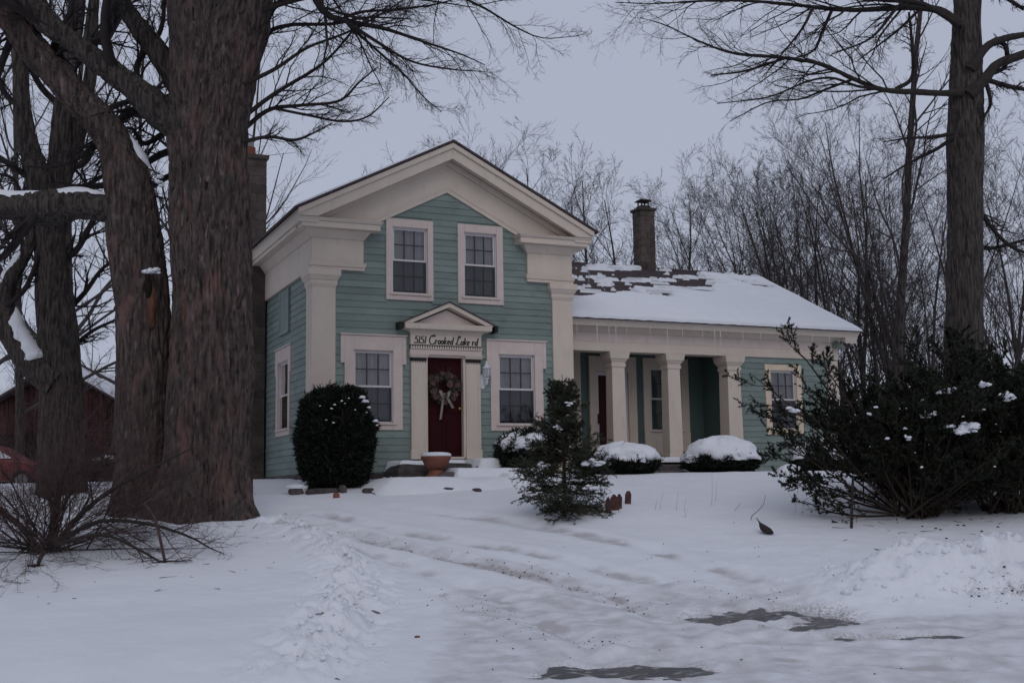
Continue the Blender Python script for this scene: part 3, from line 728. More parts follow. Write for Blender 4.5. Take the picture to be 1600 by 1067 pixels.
o = part(lettering('5151 Crooked Lake rd', 2.05, 3.43, 2.595, .145, -.1025), 'lettering', M['black'], ent, 0); o['label'] = 'hand painted black lettering 5151 Crooked Lake rd'
# ---- chimneys, block by block
def chimney(x0, x1, y0, y1, z0, z1, hb, label, capz=.10):
    ch = thing_part('chimney'); ch['label'] = label
    mb = MB(); mb.box(x0+.012, x1-.012, y0+.012, y1-.012, z0, z1); part(mb, 'mortar_core', M['mortar'], ch, 0)
    z = z0; k = 0
    while z < z1-.03:
        zt = min(z+hb, z1); m_ = (.38 if k % 2 else .62); g = .006
        for (a, b) in ((y0, y0+(y1-y0)*m_), (y0+(y1-y0)*m_, y1)):
            for (c, d) in ((x0, x0+(x1-x0)*(1-m_)), (x0+(x1-x0)*(1-m_), x1)):
                j = random.uniform(-.003, .003)
                mb = MB(); mb.box(c+(g if c > x0 else j), d-(g if d < x1 else j), a+(g if a > y0 else j), b-(g if b < y1 else j), z+g, zt-g); part(mb, 'chimney_block', M['block'], ch, .004)
        z = zt; k += 1
    mb = MB(); mb.fr(x0, x1, y0, y1, z1, z1+capz, .04, .05, 'lrfb'); part(mb, 'chimney_cap', M['block'], ch)
    return ch
c1 = chimney(-.70, -.04, 4.1, 4.75, -.5, 7.28, .205, 'tall block chimney on the side wall behind the maple')
mb = MB()
for k in range(12):
    a0, a1 = k*math.pi/6, (k+1)*math.pi/6; r = .13; cx, cy = -.37, 4.42
    mb.add([(cx+r*math.cos(a0), cy+r*math.sin(a0), 7.36), (cx+r*math.cos(a1), cy+r*math.sin(a1), 7.36), (cx+r*math.cos(a1), cy+r*math.sin(a1), 7.62), (cx+r*math.cos(a0), cy+r*math.sin(a0), 7.62)], [(0, 1, 2, 3)])
part(mb, 'flue_tile', M['clay'], c1, 0)
mb = MB(); mb.box(-.45, -.29, 4.34, 4.50, 7.62, 7.78); mb.box(-.49, -.25, 4.30, 4.54, 7.78, 7.80); part(mb, 'flue_cap', M['metal'], c1, 0)
c2 = chimney(10.02, 10.45, 4.46, 4.90, 5.0, 7.02, .205, 'square block chimney on the ridge of the wing', .07)
mb = MB(); mb.box(10.09, 10.38, 4.54, 4.82, 7.09, 7.17); mb.box(10.12, 10.15, 4.57, 4.60, 7.17, 7.30); mb.box(10.32, 10.35, 4.76, 4.79, 7.17, 7.30); mb.box(10.32, 10.35, 4.57, 4.60, 7.17, 7.30); mb.box(10.12, 10.15, 4.76, 4.79, 7.17, 7.30)
mb.fr(10.08, 10.39, 4.53, 4.83, 7.30, 7.35, .03, -.03, 'lrfb'); part(mb, 'flue_cap', M['rust'], c2, 0)
# ---- wing with porch
WX1 = 13.45; WIN = (11.44, 12.19, 1.02, 2.42); EY, RY, EZ, RZ = .5, 4.7, 3.42, 5.50; WSL = (RZ-EZ)/(RY-EY)
mb = MB(); holed(mb, 10.55, WX1, -.9, 3.0, [WIN], lambda a, b, c, d: mb.box(a, b, 1.0, 1.14, c, d)); wall_w = part(mb, 'wing_wall', M['green'], bevel=0)
clap(wall_w, 10.56, 13.14, .0, 2.72, [(11.28+sh, 12.34-sh, .87, 2.56)], 'x', 1.0, -1)
mb = MB(); mb.box(13.12, WX1, .955, 1.25, -.02, 2.7); part(mb, 'corner_board', M['cream'])
mb = MB(); mb.box(WX1-.14, WX1, 1.26, 8.4, -.9, 3.0); mb.prism_x([(.6, 3.0), (8.7, 3.0), (RY, RZ-.12)], WX1-.14, WX1-.01); part(mb, 'wing_end_wall', M['green'], bevel=0)
mb = MB(); mb.box(5.62, WX1-.15, 8.26, 8.4, -.9, 3.0); part(mb, 'wing_rear_wall', M['green'], bevel=0)
mb = MB(); mb.box(10.56, WX1-.15, 2.66, 2.74, -.3, 2.95); mb.box(5.62, WX1-.15, 1.2, 8.2, 2.96, 3.0); part(mb, 'wing_partition', M['room'], bevel=0)
window(*WIN, wing, 'w', M['wtrim'], (11.28, 12.34, .87, 2.56))
BD, BW = (7.50, 8.36, .32, 2.42), (9.01, 9.86, 1.05, 2.57)
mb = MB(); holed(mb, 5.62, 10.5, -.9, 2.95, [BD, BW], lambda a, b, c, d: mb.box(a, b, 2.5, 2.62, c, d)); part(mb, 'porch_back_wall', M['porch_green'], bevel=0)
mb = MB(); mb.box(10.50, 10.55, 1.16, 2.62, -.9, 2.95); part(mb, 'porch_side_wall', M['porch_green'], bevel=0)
pw = window(*BW, back, 'w', M['cream'], (8.80, 10.08, 1.0, 2.80), panes=(2, 2), curtain='porch_green')
mb = MB(); mb.box(8.80, 9.01, 2.44, 2.5, .3, 1.0); mb.box(9.86, 10.08, 2.44, 2.5, .3, 1.0); mb.box(9.01, 9.86, 2.46, 2.5, .3, 1.0); part(mb, 'apron', M['cream'], pw)
mb = MB(); mb.box(9.10, 9.77, 2.445, 2.46, .42, .86); part(mb, 'apron_panel', M['trim'], pw, .01)
dw = thing_part('porch_door'); dw['label'] = 'dark red porch door behind a pale storm door frame'
mb = MB(); mb.box(7.31, 7.50, 2.42, 2.5, .3, 2.8); mb.box(8.36, 8.59, 2.42, 2.5, .3, 2.8); mb.box(7.50, 8.36, 2.421, 2.5, 2.42, 2.8); part(mb, 'casing', M['cream'], dw)
mb = MB(); mb.box(7.50, 7.565, 2.46, 2.49, .32, 2.42); mb.box(8.26, 8.36, 2.46, 2.49, .32, 2.42); mb.box(7.565, 8.26, 2.46, 2.49, 2.34, 2.42); mb.box(7.565, 8.26, 2.46, 2.49, .32, .5); part(mb, 'storm_frame', M['sash'], dw)
mb = MB(); mb.add([(7.565, 2.475, .5), (8.26, 2.475, .5), (8.26, 2.475, 2.34), (7.565, 2.475, 2.34)], [(0, 1, 2, 3)]); part(mb, 'storm_pane', M['storm'], dw, 0)
mb = MB(); mb.box(7.50, 8.36, 2.505, 2.55, .32, 2.42); part(mb, 'door_slab', M['porch_red'], dw)
mb = MB(); mb.box(7.52, 7.55, 2.43, 2.46, 1.18, 1.42); part(mb, 'handle', M['black'], dw)
mb = MB(); mb.box(6.75, 7.09, 2.44, 2.5, .3, 2.9); part(mb, 'trim_board', M['cream'])
mb = MB(); mb.box(5.66, 10.5, .80, 2.5, .22, .30); fl = part(mb, 'porch_floor', M['block'])
mb = MB(); mb.box(5.66, 10.5, .86, 1.2, -.7, .215); part(mb, 'porch_base', M['stone'])
mb = MB(); mb.box(5.62, 10.5, 1.3, 2.5, 2.90, 2.945); part(mb, 'porch_ceiling', M['cream'])
def column(x0, x1, y0, y1, zc=2.42):
    col = thing_part('porch_column')
    mb = MB(); mb.fr(x0, x1, y0, y1, .30, zc, .02, 0, 'lrfb'); part(mb, 'shaft', M['cream'], col)
    mb = MB(); mb.fr(x0, x1, y0, y1, zc-.06, zc-.03, .004, .025, 'lrfb'); mb.fr(x0, x1, y0, y1, zc-.03, zc+.03, .025, .025, 'lrfb'); mb.fr(x0, x1, y0, y1, zc+.03, zc+.08, .015, .015, 'lrfb')
    mb.fr(x0, x1, y0, y1, zc+.08, zc+.14, .03, .06, 'lrfb'); mb.fr(x0, x1, y0, y1, zc+.14, 2.715, .075, .10, 'lrfb'); part(mb, 'capital', M['cream'], col)
    mb = MB(); mb.fr(x0, x1, y0, y1, .30, .42, .04, .035, 'lrfb'); part(mb, 'base', M['cream'], col)
column(7.14, 7.46, .98, 1.28); column(8.60, 8.92, .98, 1.28); column(10.20, 10.55, .93, 1.30)
mb = MB(); mb.box(5.66, 6.0, .98, 1.25, .3, 2.72); part(mb, 'porch_pilaster', M['cream'])
mb = MB(); mb.box(5.62, WX1+.02, .94, 1.30, 2.72, 2.93); part(mb, 'porch_beam', M['cream'])
mb = MB(); mb.box(5.62, WX1+.03, .96, 1.28, 2.93, 3.14); part(mb, 'porch_frieze', M['trim'])
for a in np.arange(6.2, 13.4, .62): mb = MB(); mb.box(a, a+.012, .955, .962, 2.94, 3.13); part(mb, 'frieze_joint', M['cream'], bevel=0)
mb = MB(); mb.fr(5.62, WX1+.03, .96, 1.28, 3.14, 3.24, .0, .17, 'f'); mb.fr(5.62, WX1+.03, .96, 1.28, 3.24, 3.39, .33, .40, 'fr'); part(mb, 'porch_cornice', M['cream'])
mb = MB(); mb.box(WX1+.01, WX1+.05, 1.0, 1.4, 2.72, 3.24); part(mb, 'cornice_return', M['cream'])
mb = MB(); pts = [(.62, 3.36), (RY, RZ-.10), (RY, RZ-.36), (.62, 3.10)]; mb.prism_x(pts, WX1+.0, WX1+.35); part(mb, 'rake_board', M['cream'])
mb = MB(); pts = [(8.78, 3.36), (RY, RZ-.10), (RY, RZ-.36), (8.78, 3.10)]; mb.prism_x(pts[::-1], WX1+.0, WX1+.35); part(mb, 'rake_board', M['cream'])
# wing roof: stepped shingle courses
mb = MB(); nC = 34; RX0, RX1 = 5.66, WX1+.42
for k in range(nC):
    a, b = k/nC, (k+1)/nC; y0, y1 = EY+(RY-EY)*a, EY+(RY-EY)*b; z0, z1 = EZ+(RZ-EZ)*a, EZ+(RZ-EZ)*b
    mb.prism_x([(y0, z0-.05), (y1, z1-.05), (y1, z1+.004), (y0, z0+.016)][::-1], RX0, RX1)
rf = part(mb, 'wing_roof', M['shingle'], bevel=0)
mb = MB(); mb.prism_x([(RY, RZ-.05), (8.9, 3.42), (8.9, 3.47), (RY, RZ+.01)][::-1], RX0, RX1); part(mb, 'rear_slope', M['shingle'], rf, 0)
mb = MB(); mb.prism_x([(RY-.14, RZ-.05), (RY+.14, RZ-.05), (RY+.1, RZ+.0), (RY, RZ+.035), (RY-.1, RZ+.0)][::-1], RX0, RX1-.002); part(mb, 'ridge_cap', M['shingle'], rf, 0)
# snow on the wing roof
nx, ny = 330, 120
gx = np.linspace(RX0+.02, RX1-.02, nx); gy = np.linspace(0, 1, ny); GX, GY = np.meshgrid(gx, gy)
yy = EY-.03+(RY-EY)*GY*.985; zb = EZ+(yy-EY)*WSL
th = .075+.02*fbm(GX*1.2, GY*4, 1., 3)
edge = np.minimum(1, np.minimum((GX-gx[0])/.12, (gx[-1]-GX)/.12)); edge = np.sqrt(np.clip(edge, 0, 1))
th = th*edge*(.55+.45*np.sqrt(np.clip(GY/.03, 0, 1)))
stre = fbm(GX*1.0, GY*52, 4.4, 4)+.15*noise3(GX*9, GY*60, 1.)
bare = sstep(.26, .42, GY+.10*fbm(GX*.8, 3., 1., 2)-.06*(GX-7.0))*(1-sstep(11.4, 12.3, GX+.6*fbm(GX, GY*6, 2., 2)))*1.2
bare = np.maximum(bare, 1.7*np.exp(-(((GX-13.1+.6*(GY-.8)*4)/.45)**2+((GY-.80)/.07)**2)))
bare = np.maximum(bare, 1.1*sstep(.935, .965, GY+.012*stre))
bare = np.maximum(bare, .75*np.exp(-((GX-8.3)/1.0)**2)*np.exp(-((GY-.60)/.05)**2))
th = th-.13*sstep(.30, .62, bare*(.70+1.15*np.clip(stre+.12, -.45, .8)))
zz = zb+.012+th
ii = np.arange(ny-1)[:, None]*nx+np.arange(nx-1)[None, :]
Vs = np.stack([GX, yy-.02*(1-edge), zz], -1).reshape(-1, 3); Fs = np.stack([ii, ii+1, ii+nx+1, ii+nx], -1).reshape(-1, 4)
low = Vs[:nx].copy(); low[:, 2] = zb[0]-.012+.012*noise3(gx*5, 1., 2.); low[:, 1] += .01
kk = len(Vs); Vs = np.vstack([Vs, low]); jj = np.arange(nx-1); Fs = np.vstack([Fs, np.stack([jj+1, jj, kk+jj, kk+jj+1], -1)])
tag(obj('roof_snow', Vs, Fs, M['snow'], None, True), 'snow blanket on the wing roof with bare shingle streaks near the ridge', 'snow', kind='stuff')
# thin snow on the main roof's left slope
nx, ny = 60, 90; gx = np.linspace(MX-3.26, MX-.03, nx); gy = np.linspace(-.45, DEPTH, ny); GX, GY = np.meshgrid(gx, gy)
zt = PK+.02-SL*np.abs(GX-MX)+.045+.015*fbm(GX*1.5, GY*1.5, 1., 3)
zt[0] -= .05; zt[:, 0] -= .05; ii = np.arange(ny-1)[:, None]*nx+np.arange(nx-1)[None, :]
tag(obj('roof_snow', np.stack([GX, GY, zt], -1), np.stack([ii, ii+1, ii+nx+1, ii+nx], -1).reshape(-1, 4), M['snow'], None, True), 'thin snow on the left slope of the tall gable roof', 'snow', kind='stuff')
# icicles
def icicle(x, y, z, l):
    n = 7; zz = np.linspace(0, -l, n); p = np.stack([x+.006*np.sin(zz*20), y+0*zz, z+zz], -1)
    r = np.linspace(1, .12, n)*(.008+.011*l)*(1+.2*np.sin(zz*35))
    V, F = tubes(p[None], r[None], 6)
    tag(obj('icicle', V, F, M['ice'], None, True, loc=(x, y, z)), 'thin clear icicle hanging from the porch eave', 'icicle', 'icicles along the porch eave')
for x, l in ((6.05, .30), (6.55, .62), (6.85, .34), (7.02, .52), (7.3, .2), (7.9, .25), (8.35, .5), (8.75, .3), (9.3, .25), (9.62, .5), (9.78, .62), (10.4, .3), (10.9, .2), (11.75, .55), (12.4, .3), (12.9, .4)):
    icicle(x, .56-.02, 3.24, l)
icicle(5.93, -.30, 4.78, .85); o = COL.objects[-1]; o['label'] = 'single long icicle hanging from the right cornice return of the gable'; del o['group']

# ================================================================== AT THE FRONT DOOR
def lathe(rows, cx, cy, n=28, closed=True):
    V = [(cx+r*math.cos(2*math.pi*k/n), cy+r*math.sin(2*math.pi*k/n), z) for r, z in rows for k in range(n)]
    F = [(i*n+k, i*n+(k+1) % n, (i+1)*n+(k+1) % n, (i+1)*n+k) for i in range(len(rows)-1) for k in range(n)]
    if closed: F += [tuple(range(n-1, -1, -1)), tuple(range((len(rows)-1)*n, len(rows)*n))]
    return V, F
def noisy_slab(x0, x1, y0, y1, z0, z1, n=10, amp=.03, seed=0.):
    """rough quarried slab / snow pad with rounded upper edges"""
    V = []; F = []; m = n
    for i in range(n+1):
        for j in range(m+1):
            a, b = i/n*2-1, j/m*2-1; e = max(abs(a), abs(b))
            x = (x0+x1)/2+(x1-x0)/2*a; y = (y0+y1)/2+(y1-y0)/2*b
            nn = noise3(x*3+seed, y*3, seed)
            z = z1-(z1-z0)*.22*max(0, (e-.75)/.25)**2+amp*nn
            V.append((x+amp*noise3(x*2, y*2, seed+5)*abs(a), y+amp*noise3(x*2, y*2, seed+9)*abs(b), z))
    for i in range(n):
        for j in range(m): q = i*(m+1)+j; F.append((q, q+m+1, q+m+2, q+1))
    ring = [i*(m+1) for i in range(n+1)]+[n*(m+1)+j for j in range(1, m+1)]+[i*(m+1)+m for i in range(n-1, -1, -1)]+[j for j in range(m-1, 0, -1)]
    k = len(V); V += [(V[q][0]+amp*.3*noise3(V[q][0]*4, V[q][1]*4, 2.), V[q][1], z0) for q in ring]; r = len(ring)
    F += [(ring[(i+1) % r], ring[i], k+i, k+(i+1) % r) for i in range(r)]
    return V, F
steps = thing('front_steps', 'broad stone steps under deep snow below the red front door', 'steps', (2.75, -1.0, -.2))
for x0, x1, y0, y1, z0, z1 in ((1.40, 2.30, -1.0, -.06, -.4, .15), (2.30, 2.95, -1.05, -.06, -.4, .17), (2.97, 4.15, -1.05, -.06, -.4, .16), (1.9, 4.2, -1.65, -1.06, -.5, -.02)):
    V, F = noisy_slab(x0, x1, y0, y1, z0, z1, 12, .018, x0); obj('step_slab', V, F, M['stone'], steps)
def soft(x, y, x0, x1, y0, y1, z, e, base):
    m_ = sstep(x0-e, x0+e, x)*(1-sstep(x1-e, x1+e, x))*sstep(y0-e, y0+e, y)*(1-sstep(y1-.01, y1+.06, y)); return base+(z-base)*m_
gx_, gy_ = np.meshgrid(np.arange(.5, 5.2, .04), np.arange(-3.0, -.02, .04)); gb = H(gx_.ravel(), gy_.ravel()).reshape(gx_.shape); n1 = fbm(gx_*1.6, gy_*1.6, 3.3, 3)
gz_ = gb-.06
for x0, x1, y0, y1, z, e in ((3.02+0*gx_, 4.22, -1.12, 0, .265, .05), (2.42, 2.9, -.85, 0, .235, .07), (1.42, 2.2, -.9, 0, .235, .09), (2.3, 4.3, -1.75, -.5, .05, .08), (3.1, 4.6, -2.3, -.8, -.06, .10), (.6, 4.6, -2.6, -1.0, -.13, .38)):
    gz_ = np.maximum(gz_, soft(gx_+.05*n1, gy_+.06*n1, x0, x1, y0, y1, z, e, gb-.06)+.02*n1)
gz_ = np.where((gx_ > 1.35) & (gx_ < 2.98) & (gy_ > -1.16) & (gy_ < -.86), np.minimum(gz_, .0+.03*n1), gz_)
m1, m2 = gx_.shape; ii = np.arange(m1-1)[:, None]*m2+np.arange(m2-1)[None, :]
tag(obj('step_snow', np.stack([gx_, gy_, gz_], -1), np.stack([ii, ii+1, ii+m2+1, ii+m2], -1).reshape(-1, 4), M['snow'], None, True), 'stepped snow drifted over the stone front steps', 'snow', kind='stuff')
# terracotta bowl
bx_, by_ = 2.02, -1.38
pot = thing('terracotta_bowl', 'wide terracotta bowl on a footed base capped with snow before the door', 'planter', (bx_, by_, -.12))
obj('bowl', *lathe([(.11, .17), (.17, .20), (.23, .28), (.27, .36), (.285, .38), (.29, .42), (.265, .425), (.25, .40)], bx_, by_), M['terra'], pot, True).location.z -= .14
obj('pedestal', *lathe([(.24, -.05), (.23, .02), (.19, .06), (.15, .10), (.13, .17)], bx_, by_), M['terra'], pot, True).location.z -= .14
V, F = lathe([(.275, .41), (.292, .435), (.285, .465), (.23, .49), (.13, .50), (.02, .505)], bx_, by_)
tag(obj('bowl_snow', V, F, M['snow'], None, True), 'round snow cap filling the terracotta bowl', 'snow', kind='stuff').location.z -= .14
# wreath on the door
wx, wy, wz = 2.70, .01, 1.72
wr = thing('door_wreath', 'dried flower wreath with pale ribbon hung on the red front door', 'wreath', (wx, wy, wz))
R2 = np.random.default_rng(21); A = Acc(); n = 260; th = R2.random(n)*2*math.pi; rr = .25+R2.normal(size=n)*.035
st0 = np.stack([wx+rr*np.cos(th), wy-.02-R2.random(n)*.05, wz+rr*np.sin(th)], -1)
dd = np.stack([-np.sin(th)+.7*R2.normal(size=n), -.35*R2.random(n), np.cos(th)+.7*R2.normal(size=n)], -1)
p_, r_ = grow(st0, dd, .10+.1*R2.random(n), np.full(n, .004), 4, .3, 0, R=R2); A.tub(p_, r_, 3)
obj('twig_ring', *A.get(), M['leaf'], wr)
V = []; F = []
for k in range(900):
    a = R2.random()*2*math.pi; r = .25+R2.normal()*.05; c = np.array([wx+r*math.cos(a), wy-.03-R2.random()*.06, wz+r*math.sin(a)])
    d1 = unit(R2.normal(size=3)); d2 = unit(np.cross(d1, R2.normal(size=3))); l = .03+.035*R2.random(); m_ = len(V)
    V += [c-d2*l*.3, c+d1*l, c+d2*l*.3, c-d1*l]; F.append((m_, m_+1, m_+2, m_+3))
obj('wreath_leaves', V, F, M['leaf'], wr)
for a, r, q in ((200, .26, .055), (160, .27, .05), (135, .24, .045), (250, .22, .06), (265, .30, .05), (285, .18, .045), (30, .13, .06), (10, .28, .045), (60, .27, .05), (100, .28, .04), (330, .27, .05), (310, .30, .04), (225, .27, .05)):
    c = np.array([wx+r*math.cos(math.radians(a)), wy-.085, wz+r*math.sin(math.radians(a))]); V = []; F = []; q *= 1.3
    for ring, (m_, rad, tilt) in enumerate(((7, 1., .25), (6, .7, .6), (4, .4, 1.0))):
        for k in range(m_):
            t = k*2*math.pi/m_+ring*.4; dx, dz = math.cos(t), math.sin(t); px_, pz_ = -dz, dx; n0 = len(V); R_ = q*rad
            for f_, g_ in ((0, 0), (.7, -.45), (1, 0), (.7, .45)):
                V.append(c+np.array([dx*R_*f_+px_*R_*g_, -R_*tilt*f_*.8, dz*R_*f_+pz_*R_*g_]))
            F.append((n0, n0+1, n0+2, n0+3))
    obj('flower', V, F, M['bloom'], wr)
V = []; F = []
for pts in ([(0, -.04, .0), (-.03, -.10, -.16), (-.05, -.09, -.34), (-.07, -.06, -.53)], [(.02, -.04, 0), (.07, -.10, -.1), (.13, -.11, -.2), (.20, -.08, -.30)], [(0, -.09, -.12), (-.06, -.15, -.06), (-.10, -.13, .05), (-.02, -.1, -.02)], [(0, -.09, -.12), (.07, -.15, -.08), (.11, -.13, .04), (.03, -.1, -.02)]):
    n0 = len(V)
    for i, (a, b, c) in enumerate(pts):
        wd = .023; V += [(wx-.02+a-wd, wy+b, wz-.12+c-.01), (wx-.02+a+wd, wy+b-.015, wz-.12+c+.01)]
        if i: F.append((n0+2*i-2, n0+2*i-1, n0+2*i+1, n0+2*i))
obj('ribbon', V, F, M['ribbon'], wr)
# lantern
lx, ly, lz = 3.60, -.14, 2.02
la = thing('wall_lantern', 'white ornate wall lantern between door surround and right window', 'lantern', (lx, -.03, lz))
obj('lantern_cap', *lathe([(.10, .10), (.085, .125), (.06, .15), (.03, .19), (.022, .21), (.03, .225), (.012, .26)], lx, ly, 12), M['lampwhite'], la, True).location.z += lz
g_, f_ = lathe([(.075, -.06), (.09, .0), (.088, .06), (.078, .1)], lx, ly, 8, False); obj('glass_globe', g_, f_, M['ice'], la).location.z += lz
mb = MB()
for k in range(8):
    a = k*math.pi/4; c_, s_ = math.cos(a), math.sin(a)
    for (r0, z0), (r1, z1) in zip([(.05, -.09), (.08, -.05), (.094, .0), (.09, .06)], [(.08, -.05), (.094, .0), (.09, .06), (.085, .1)]):
        mb.add([(lx+r0*c_-.006*s_, ly+r0*s_+.006*c_, lz+z0), (lx+r0*c_+.006*s_, ly+r0*s_-.006*c_, lz+z0), (lx+r1*c_+.006*s_, ly+r1*s_-.006*c_, lz+z1), (lx+r1*c_-.006*s_, ly+r1*s_+.006*c_, lz+z1)], [(0, 1, 2, 3)])
mb.build('lantern_cage', M['lampwhite'], la)['kind'] = 'stuff'
V, F = lathe([(.055, -.09), (.05, -.11), (.02, -.14), (.028, -.17), (.015, -.22), (.005, -.25)], lx, ly, 12); obj('finial', V, F, M['lampwhite'], la, True).location.z += lz
mb = MB(); V, F = lathe([(.16, 0), (.15, .015), (.05, .03)], 0, 0, 20); mb.add([(lx-.05+a*.55, -.03-c, lz-.16+b) for a, b, c in V], F); mb.build('back_plate', M['lampwhite'], la)
A = Acc(); c = resample([(lx-.04, -.04, lz-.16, .012), (lx-.02, -.13, lz-.22, .012), (lx, ly, lz-.17, .012), (lx, ly, lz-.1, .012)], .02); A.tub(c[None, :, :3], c[None, :, 3], 6); obj('bracket_arm', *A.get(), M['lampwhite'], la, True)
# porch steps
ps = thing('porch_steps', 'weathered stone steps rising to the porch between two snowy shrubs', 'steps', (8.4, .2, -.2))
for k, (y0, z) in enumerate(((.48, .17), (.16, .03), (-.18, -.12))):
    V, F = noisy_slab(7.7, 9.15, y0, y0+.42, z-.16, z, 8, .01, k); obj('step_slab', V, F, M['stone'], ps)
V, F = noisy_slab(8.55, 9.25, -.5, .62, -.3, .10, 14, .08, 3.); tag(obj('step_snow', V, F, M['snow'], None, True), 'drift of snow on the right side of the porch steps', 'snow', kind='stuff')
V, F = noisy_slab(7.6, 9.2, .62, .9, .22, .335, 12, .012, 4.); tag(obj('step_snow', V, F, M['snow'], None, True), 'thin snow along the porch floor edge', 'snow', kind='stuff')
# edging stones along the planting bed
def rock(name, c, r, label, m, cat='stone', group=None, seed=0., sub=ICO2):
    V, F = sub; V = V*np.array(r); d = 1+.22*fbm(V[:, 0]*4+seed, V[:, 1]*4+c[0], V[:, 2]*4, 2); 
    V = np.clip(V*d[:, None], -np.array(r)*.8, np.array(r)*.8)+np.array(c)
    return tag(obj(name, V, F, m, None, False, loc=c), label, cat, group)
def bedrow(u, v, s): 
    p = P(u, v, s); return p
for u, wd, hh, lab in ((462, .22, .14, 'rounded dark edging stone with snow cap at the bed corner'), (505, .55, .10, 'long low edging stone in front of the round dark bush'), (533, .10, .16, 'upright pale edging stone right of the long low one'),
                       (575, .20, .09, 'flat dark edging stone third from the round bush'), (648, .34, .07, 'dark edging stone half buried below the front steps'), (690, .30, .07, 'dark edging stone right of the half buried one below the steps'), (742, .10, .06, 'small dark stone at the right end of the bed edging')):
    p = AT(u, 21.9); rock('edging_stone', (p[0], p[1], p[2]-.0), (wd*.75, .16, hh), lab, M['stone'], 'stone', 'edging stones along the front bed', u)
p = AT(462, 21.9)+[0, 0, .10]; STONE_CAP = p
p = AT(524, 21.3); rock('brick_chip', (p[0], p[1], p[2]+.03), (.07, .05, .07), 'broken orange brick chip below the edging stones', M['clay'], 'brick', None, 3.)
p = GP(652, 997); rock('brick_chip', (p[0], p[1], p[2]+.01), (.035, .02, .016), 'small red chip lying on the snow in the foreground', M['clay'], 'brick', None, 5., ICO1)
# scalloped brick edgers by the spruce
for k, (u, v, h_) in enumerate(((951, 800, .24), (962, 796, .24), (967, 793, .22), (981, 787, .20))):
    p = GP(u, v); wd = .045 if k != 1 else .06; mb = MB(); n = 6; pts = [(-wd, -.15), (wd, -.15), (wd, h_-.05)]+[(wd*math.cos(a)*(.8 if k == 3 else .6), h_-.05+.05*math.sin(a)) for a in np.linspace(.2, math.pi-.2, n)]+[(-wd, h_-.05)]
    mb.prism_y(pts, -.04, .04); V = np.array(mb.v); a = -YAW+random.uniform(-.25, .25); tl = random.uniform(-.1, .1)
    X = V[:, 0]+tl*V[:, 2]; V = np.stack([X*math.cos(a)-V[:, 1]*math.sin(a)+p[0], X*math.sin(a)+V[:, 1]*math.cos(a)+p[1], V[:, 2]+p[2]], -1)
    o = obj('edging_brick', V, mb.f, M['brick'], None, loc=p); b_ = o.modifiers.new('b', 'BEVEL'); b_.width = .008
    tag(o, ('dark reddish edging brick nearest the spruce', 'broad edging brick second from the spruce', 'edging brick third from the spruce', 'leaning edging brick farthest from the spruce')[k], 'brick', 'edging bricks by the spruce')

# ================================================================== EVERGREENS
def blades(pos, d, l, wd, R=rng):
    """triangular needles: pos [n,3], d [n,3]"""
    n = len(pos); d = unit(d); s = unit(np.cross(d, R.normal(size=(n, 3)))); l = np.broadcast_to(l, n)[:, None]; wd = np.broadcast_to(wd, n)[:, None]
    V = np.stack([pos-s*wd, pos+s*wd, pos+d*l], 1)
    F = np.arange(n)[:, None]*3+np.arange(3)[None]
    return V.reshape(-1, 3), F
def needles_on(pts, rad, per, l, wd, t0=0., spread=(35, 65), R=rng, updroop=0.):
    N, K, _ = pts.shape; t = t0+(1-t0)*R.random((N, per)); f = t*(K-1); i = np.clip(f.astype(int), 0, K-2); w_ = (f-i)[..., None]; n = np.arange(N)[:, None]
    p = pts[n, i]*(1-w_)+pts[n, i+1]*w_; td = unit(pts[n, i+1]-pts[n, i]); sd_ = unit(np.cross(td, R.normal(size=td.shape)))
    a = np.radians(R.uniform(*spread, size=(N, per)))[..., None]; d = td*np.cos(a)+sd_*np.sin(a); d[..., 2] += updroop
    return blades(p.reshape(-1, 3), d.reshape(-1, 3), l*(.7+.6*R.random(N*per)), wd, R)
def snow_cap(name, c, rx, ry, h, label, seed=0., skirt=.35, rag=.5):
    """lumpy dome of snow with ragged skirt"""
    n, m_ = 72, 24; J, I = np.meshgrid(np.arange(n), np.arange(m_+1)); a = 2*math.pi*J/n; f = I/m_; ca, sa_ = np.cos(a), np.sin(a)
    lim = 1+rag*.5*noise3(ca*2.2+seed, sa_*2.2, .3)+rag*.45*noise3(ca*6+seed, sa_*6, .9)
    ph = f*(math.pi/2+skirt*lim); r = np.sin(np.minimum(ph, math.pi/2))*(1-.10*np.maximum(0, ph-math.pi/2)); z = np.cos(ph)
    rr_ = 1+.17*noise3(ca*1.7+seed, sa_*1.7, z*1.5)+.09*noise3(ca*4, sa_*4+seed, z*4)+.04*noise3(ca*r*11, sa_*r*11+seed, z*9)
    V = np.stack([c[0]+rx*r*rr_*ca, c[1]+ry*r*rr_*sa_, c[2]+h*z*rr_], -1)
    F = np.stack([I[:-1]*n+J[:-1], (I[:-1]+1)*n+J[:-1], (I[:-1]+1)*n+(J[:-1]+1) % n, I[:-1]*n+(J[:-1]+1) % n], -1).reshape(-1, 4)
    return tag(obj(name, V, F, M['snow'], None, True), label, 'snow', kind='stuff')
def clump(name, cs, label, seed=0.):
    """clots of snow caught in foliage: cs = list of (centre, radius)"""
    Vi, Fi = ICO3C; V = []; F = []
    for k, (c, q) in enumerate(cs):
        d = 1+.55*fbm(Vi[:, 0]*1.6+seed+k*3.1, Vi[:, 1]*1.6, Vi[:, 2]*1.6, 3); v = Vi*d[:, None]*q*np.array([1.15, 1.0, .55]); v[:, 2] -= .25*q*(np.hypot(Vi[:, 0], Vi[:, 1]))**2
        F.append(Fi+len(Vi)*k); V.append(v+c)
    return tag(obj(name, np.concatenate(V), np.concatenate(F), M['snow'], None, True), label, 'snow', kind='stuff')
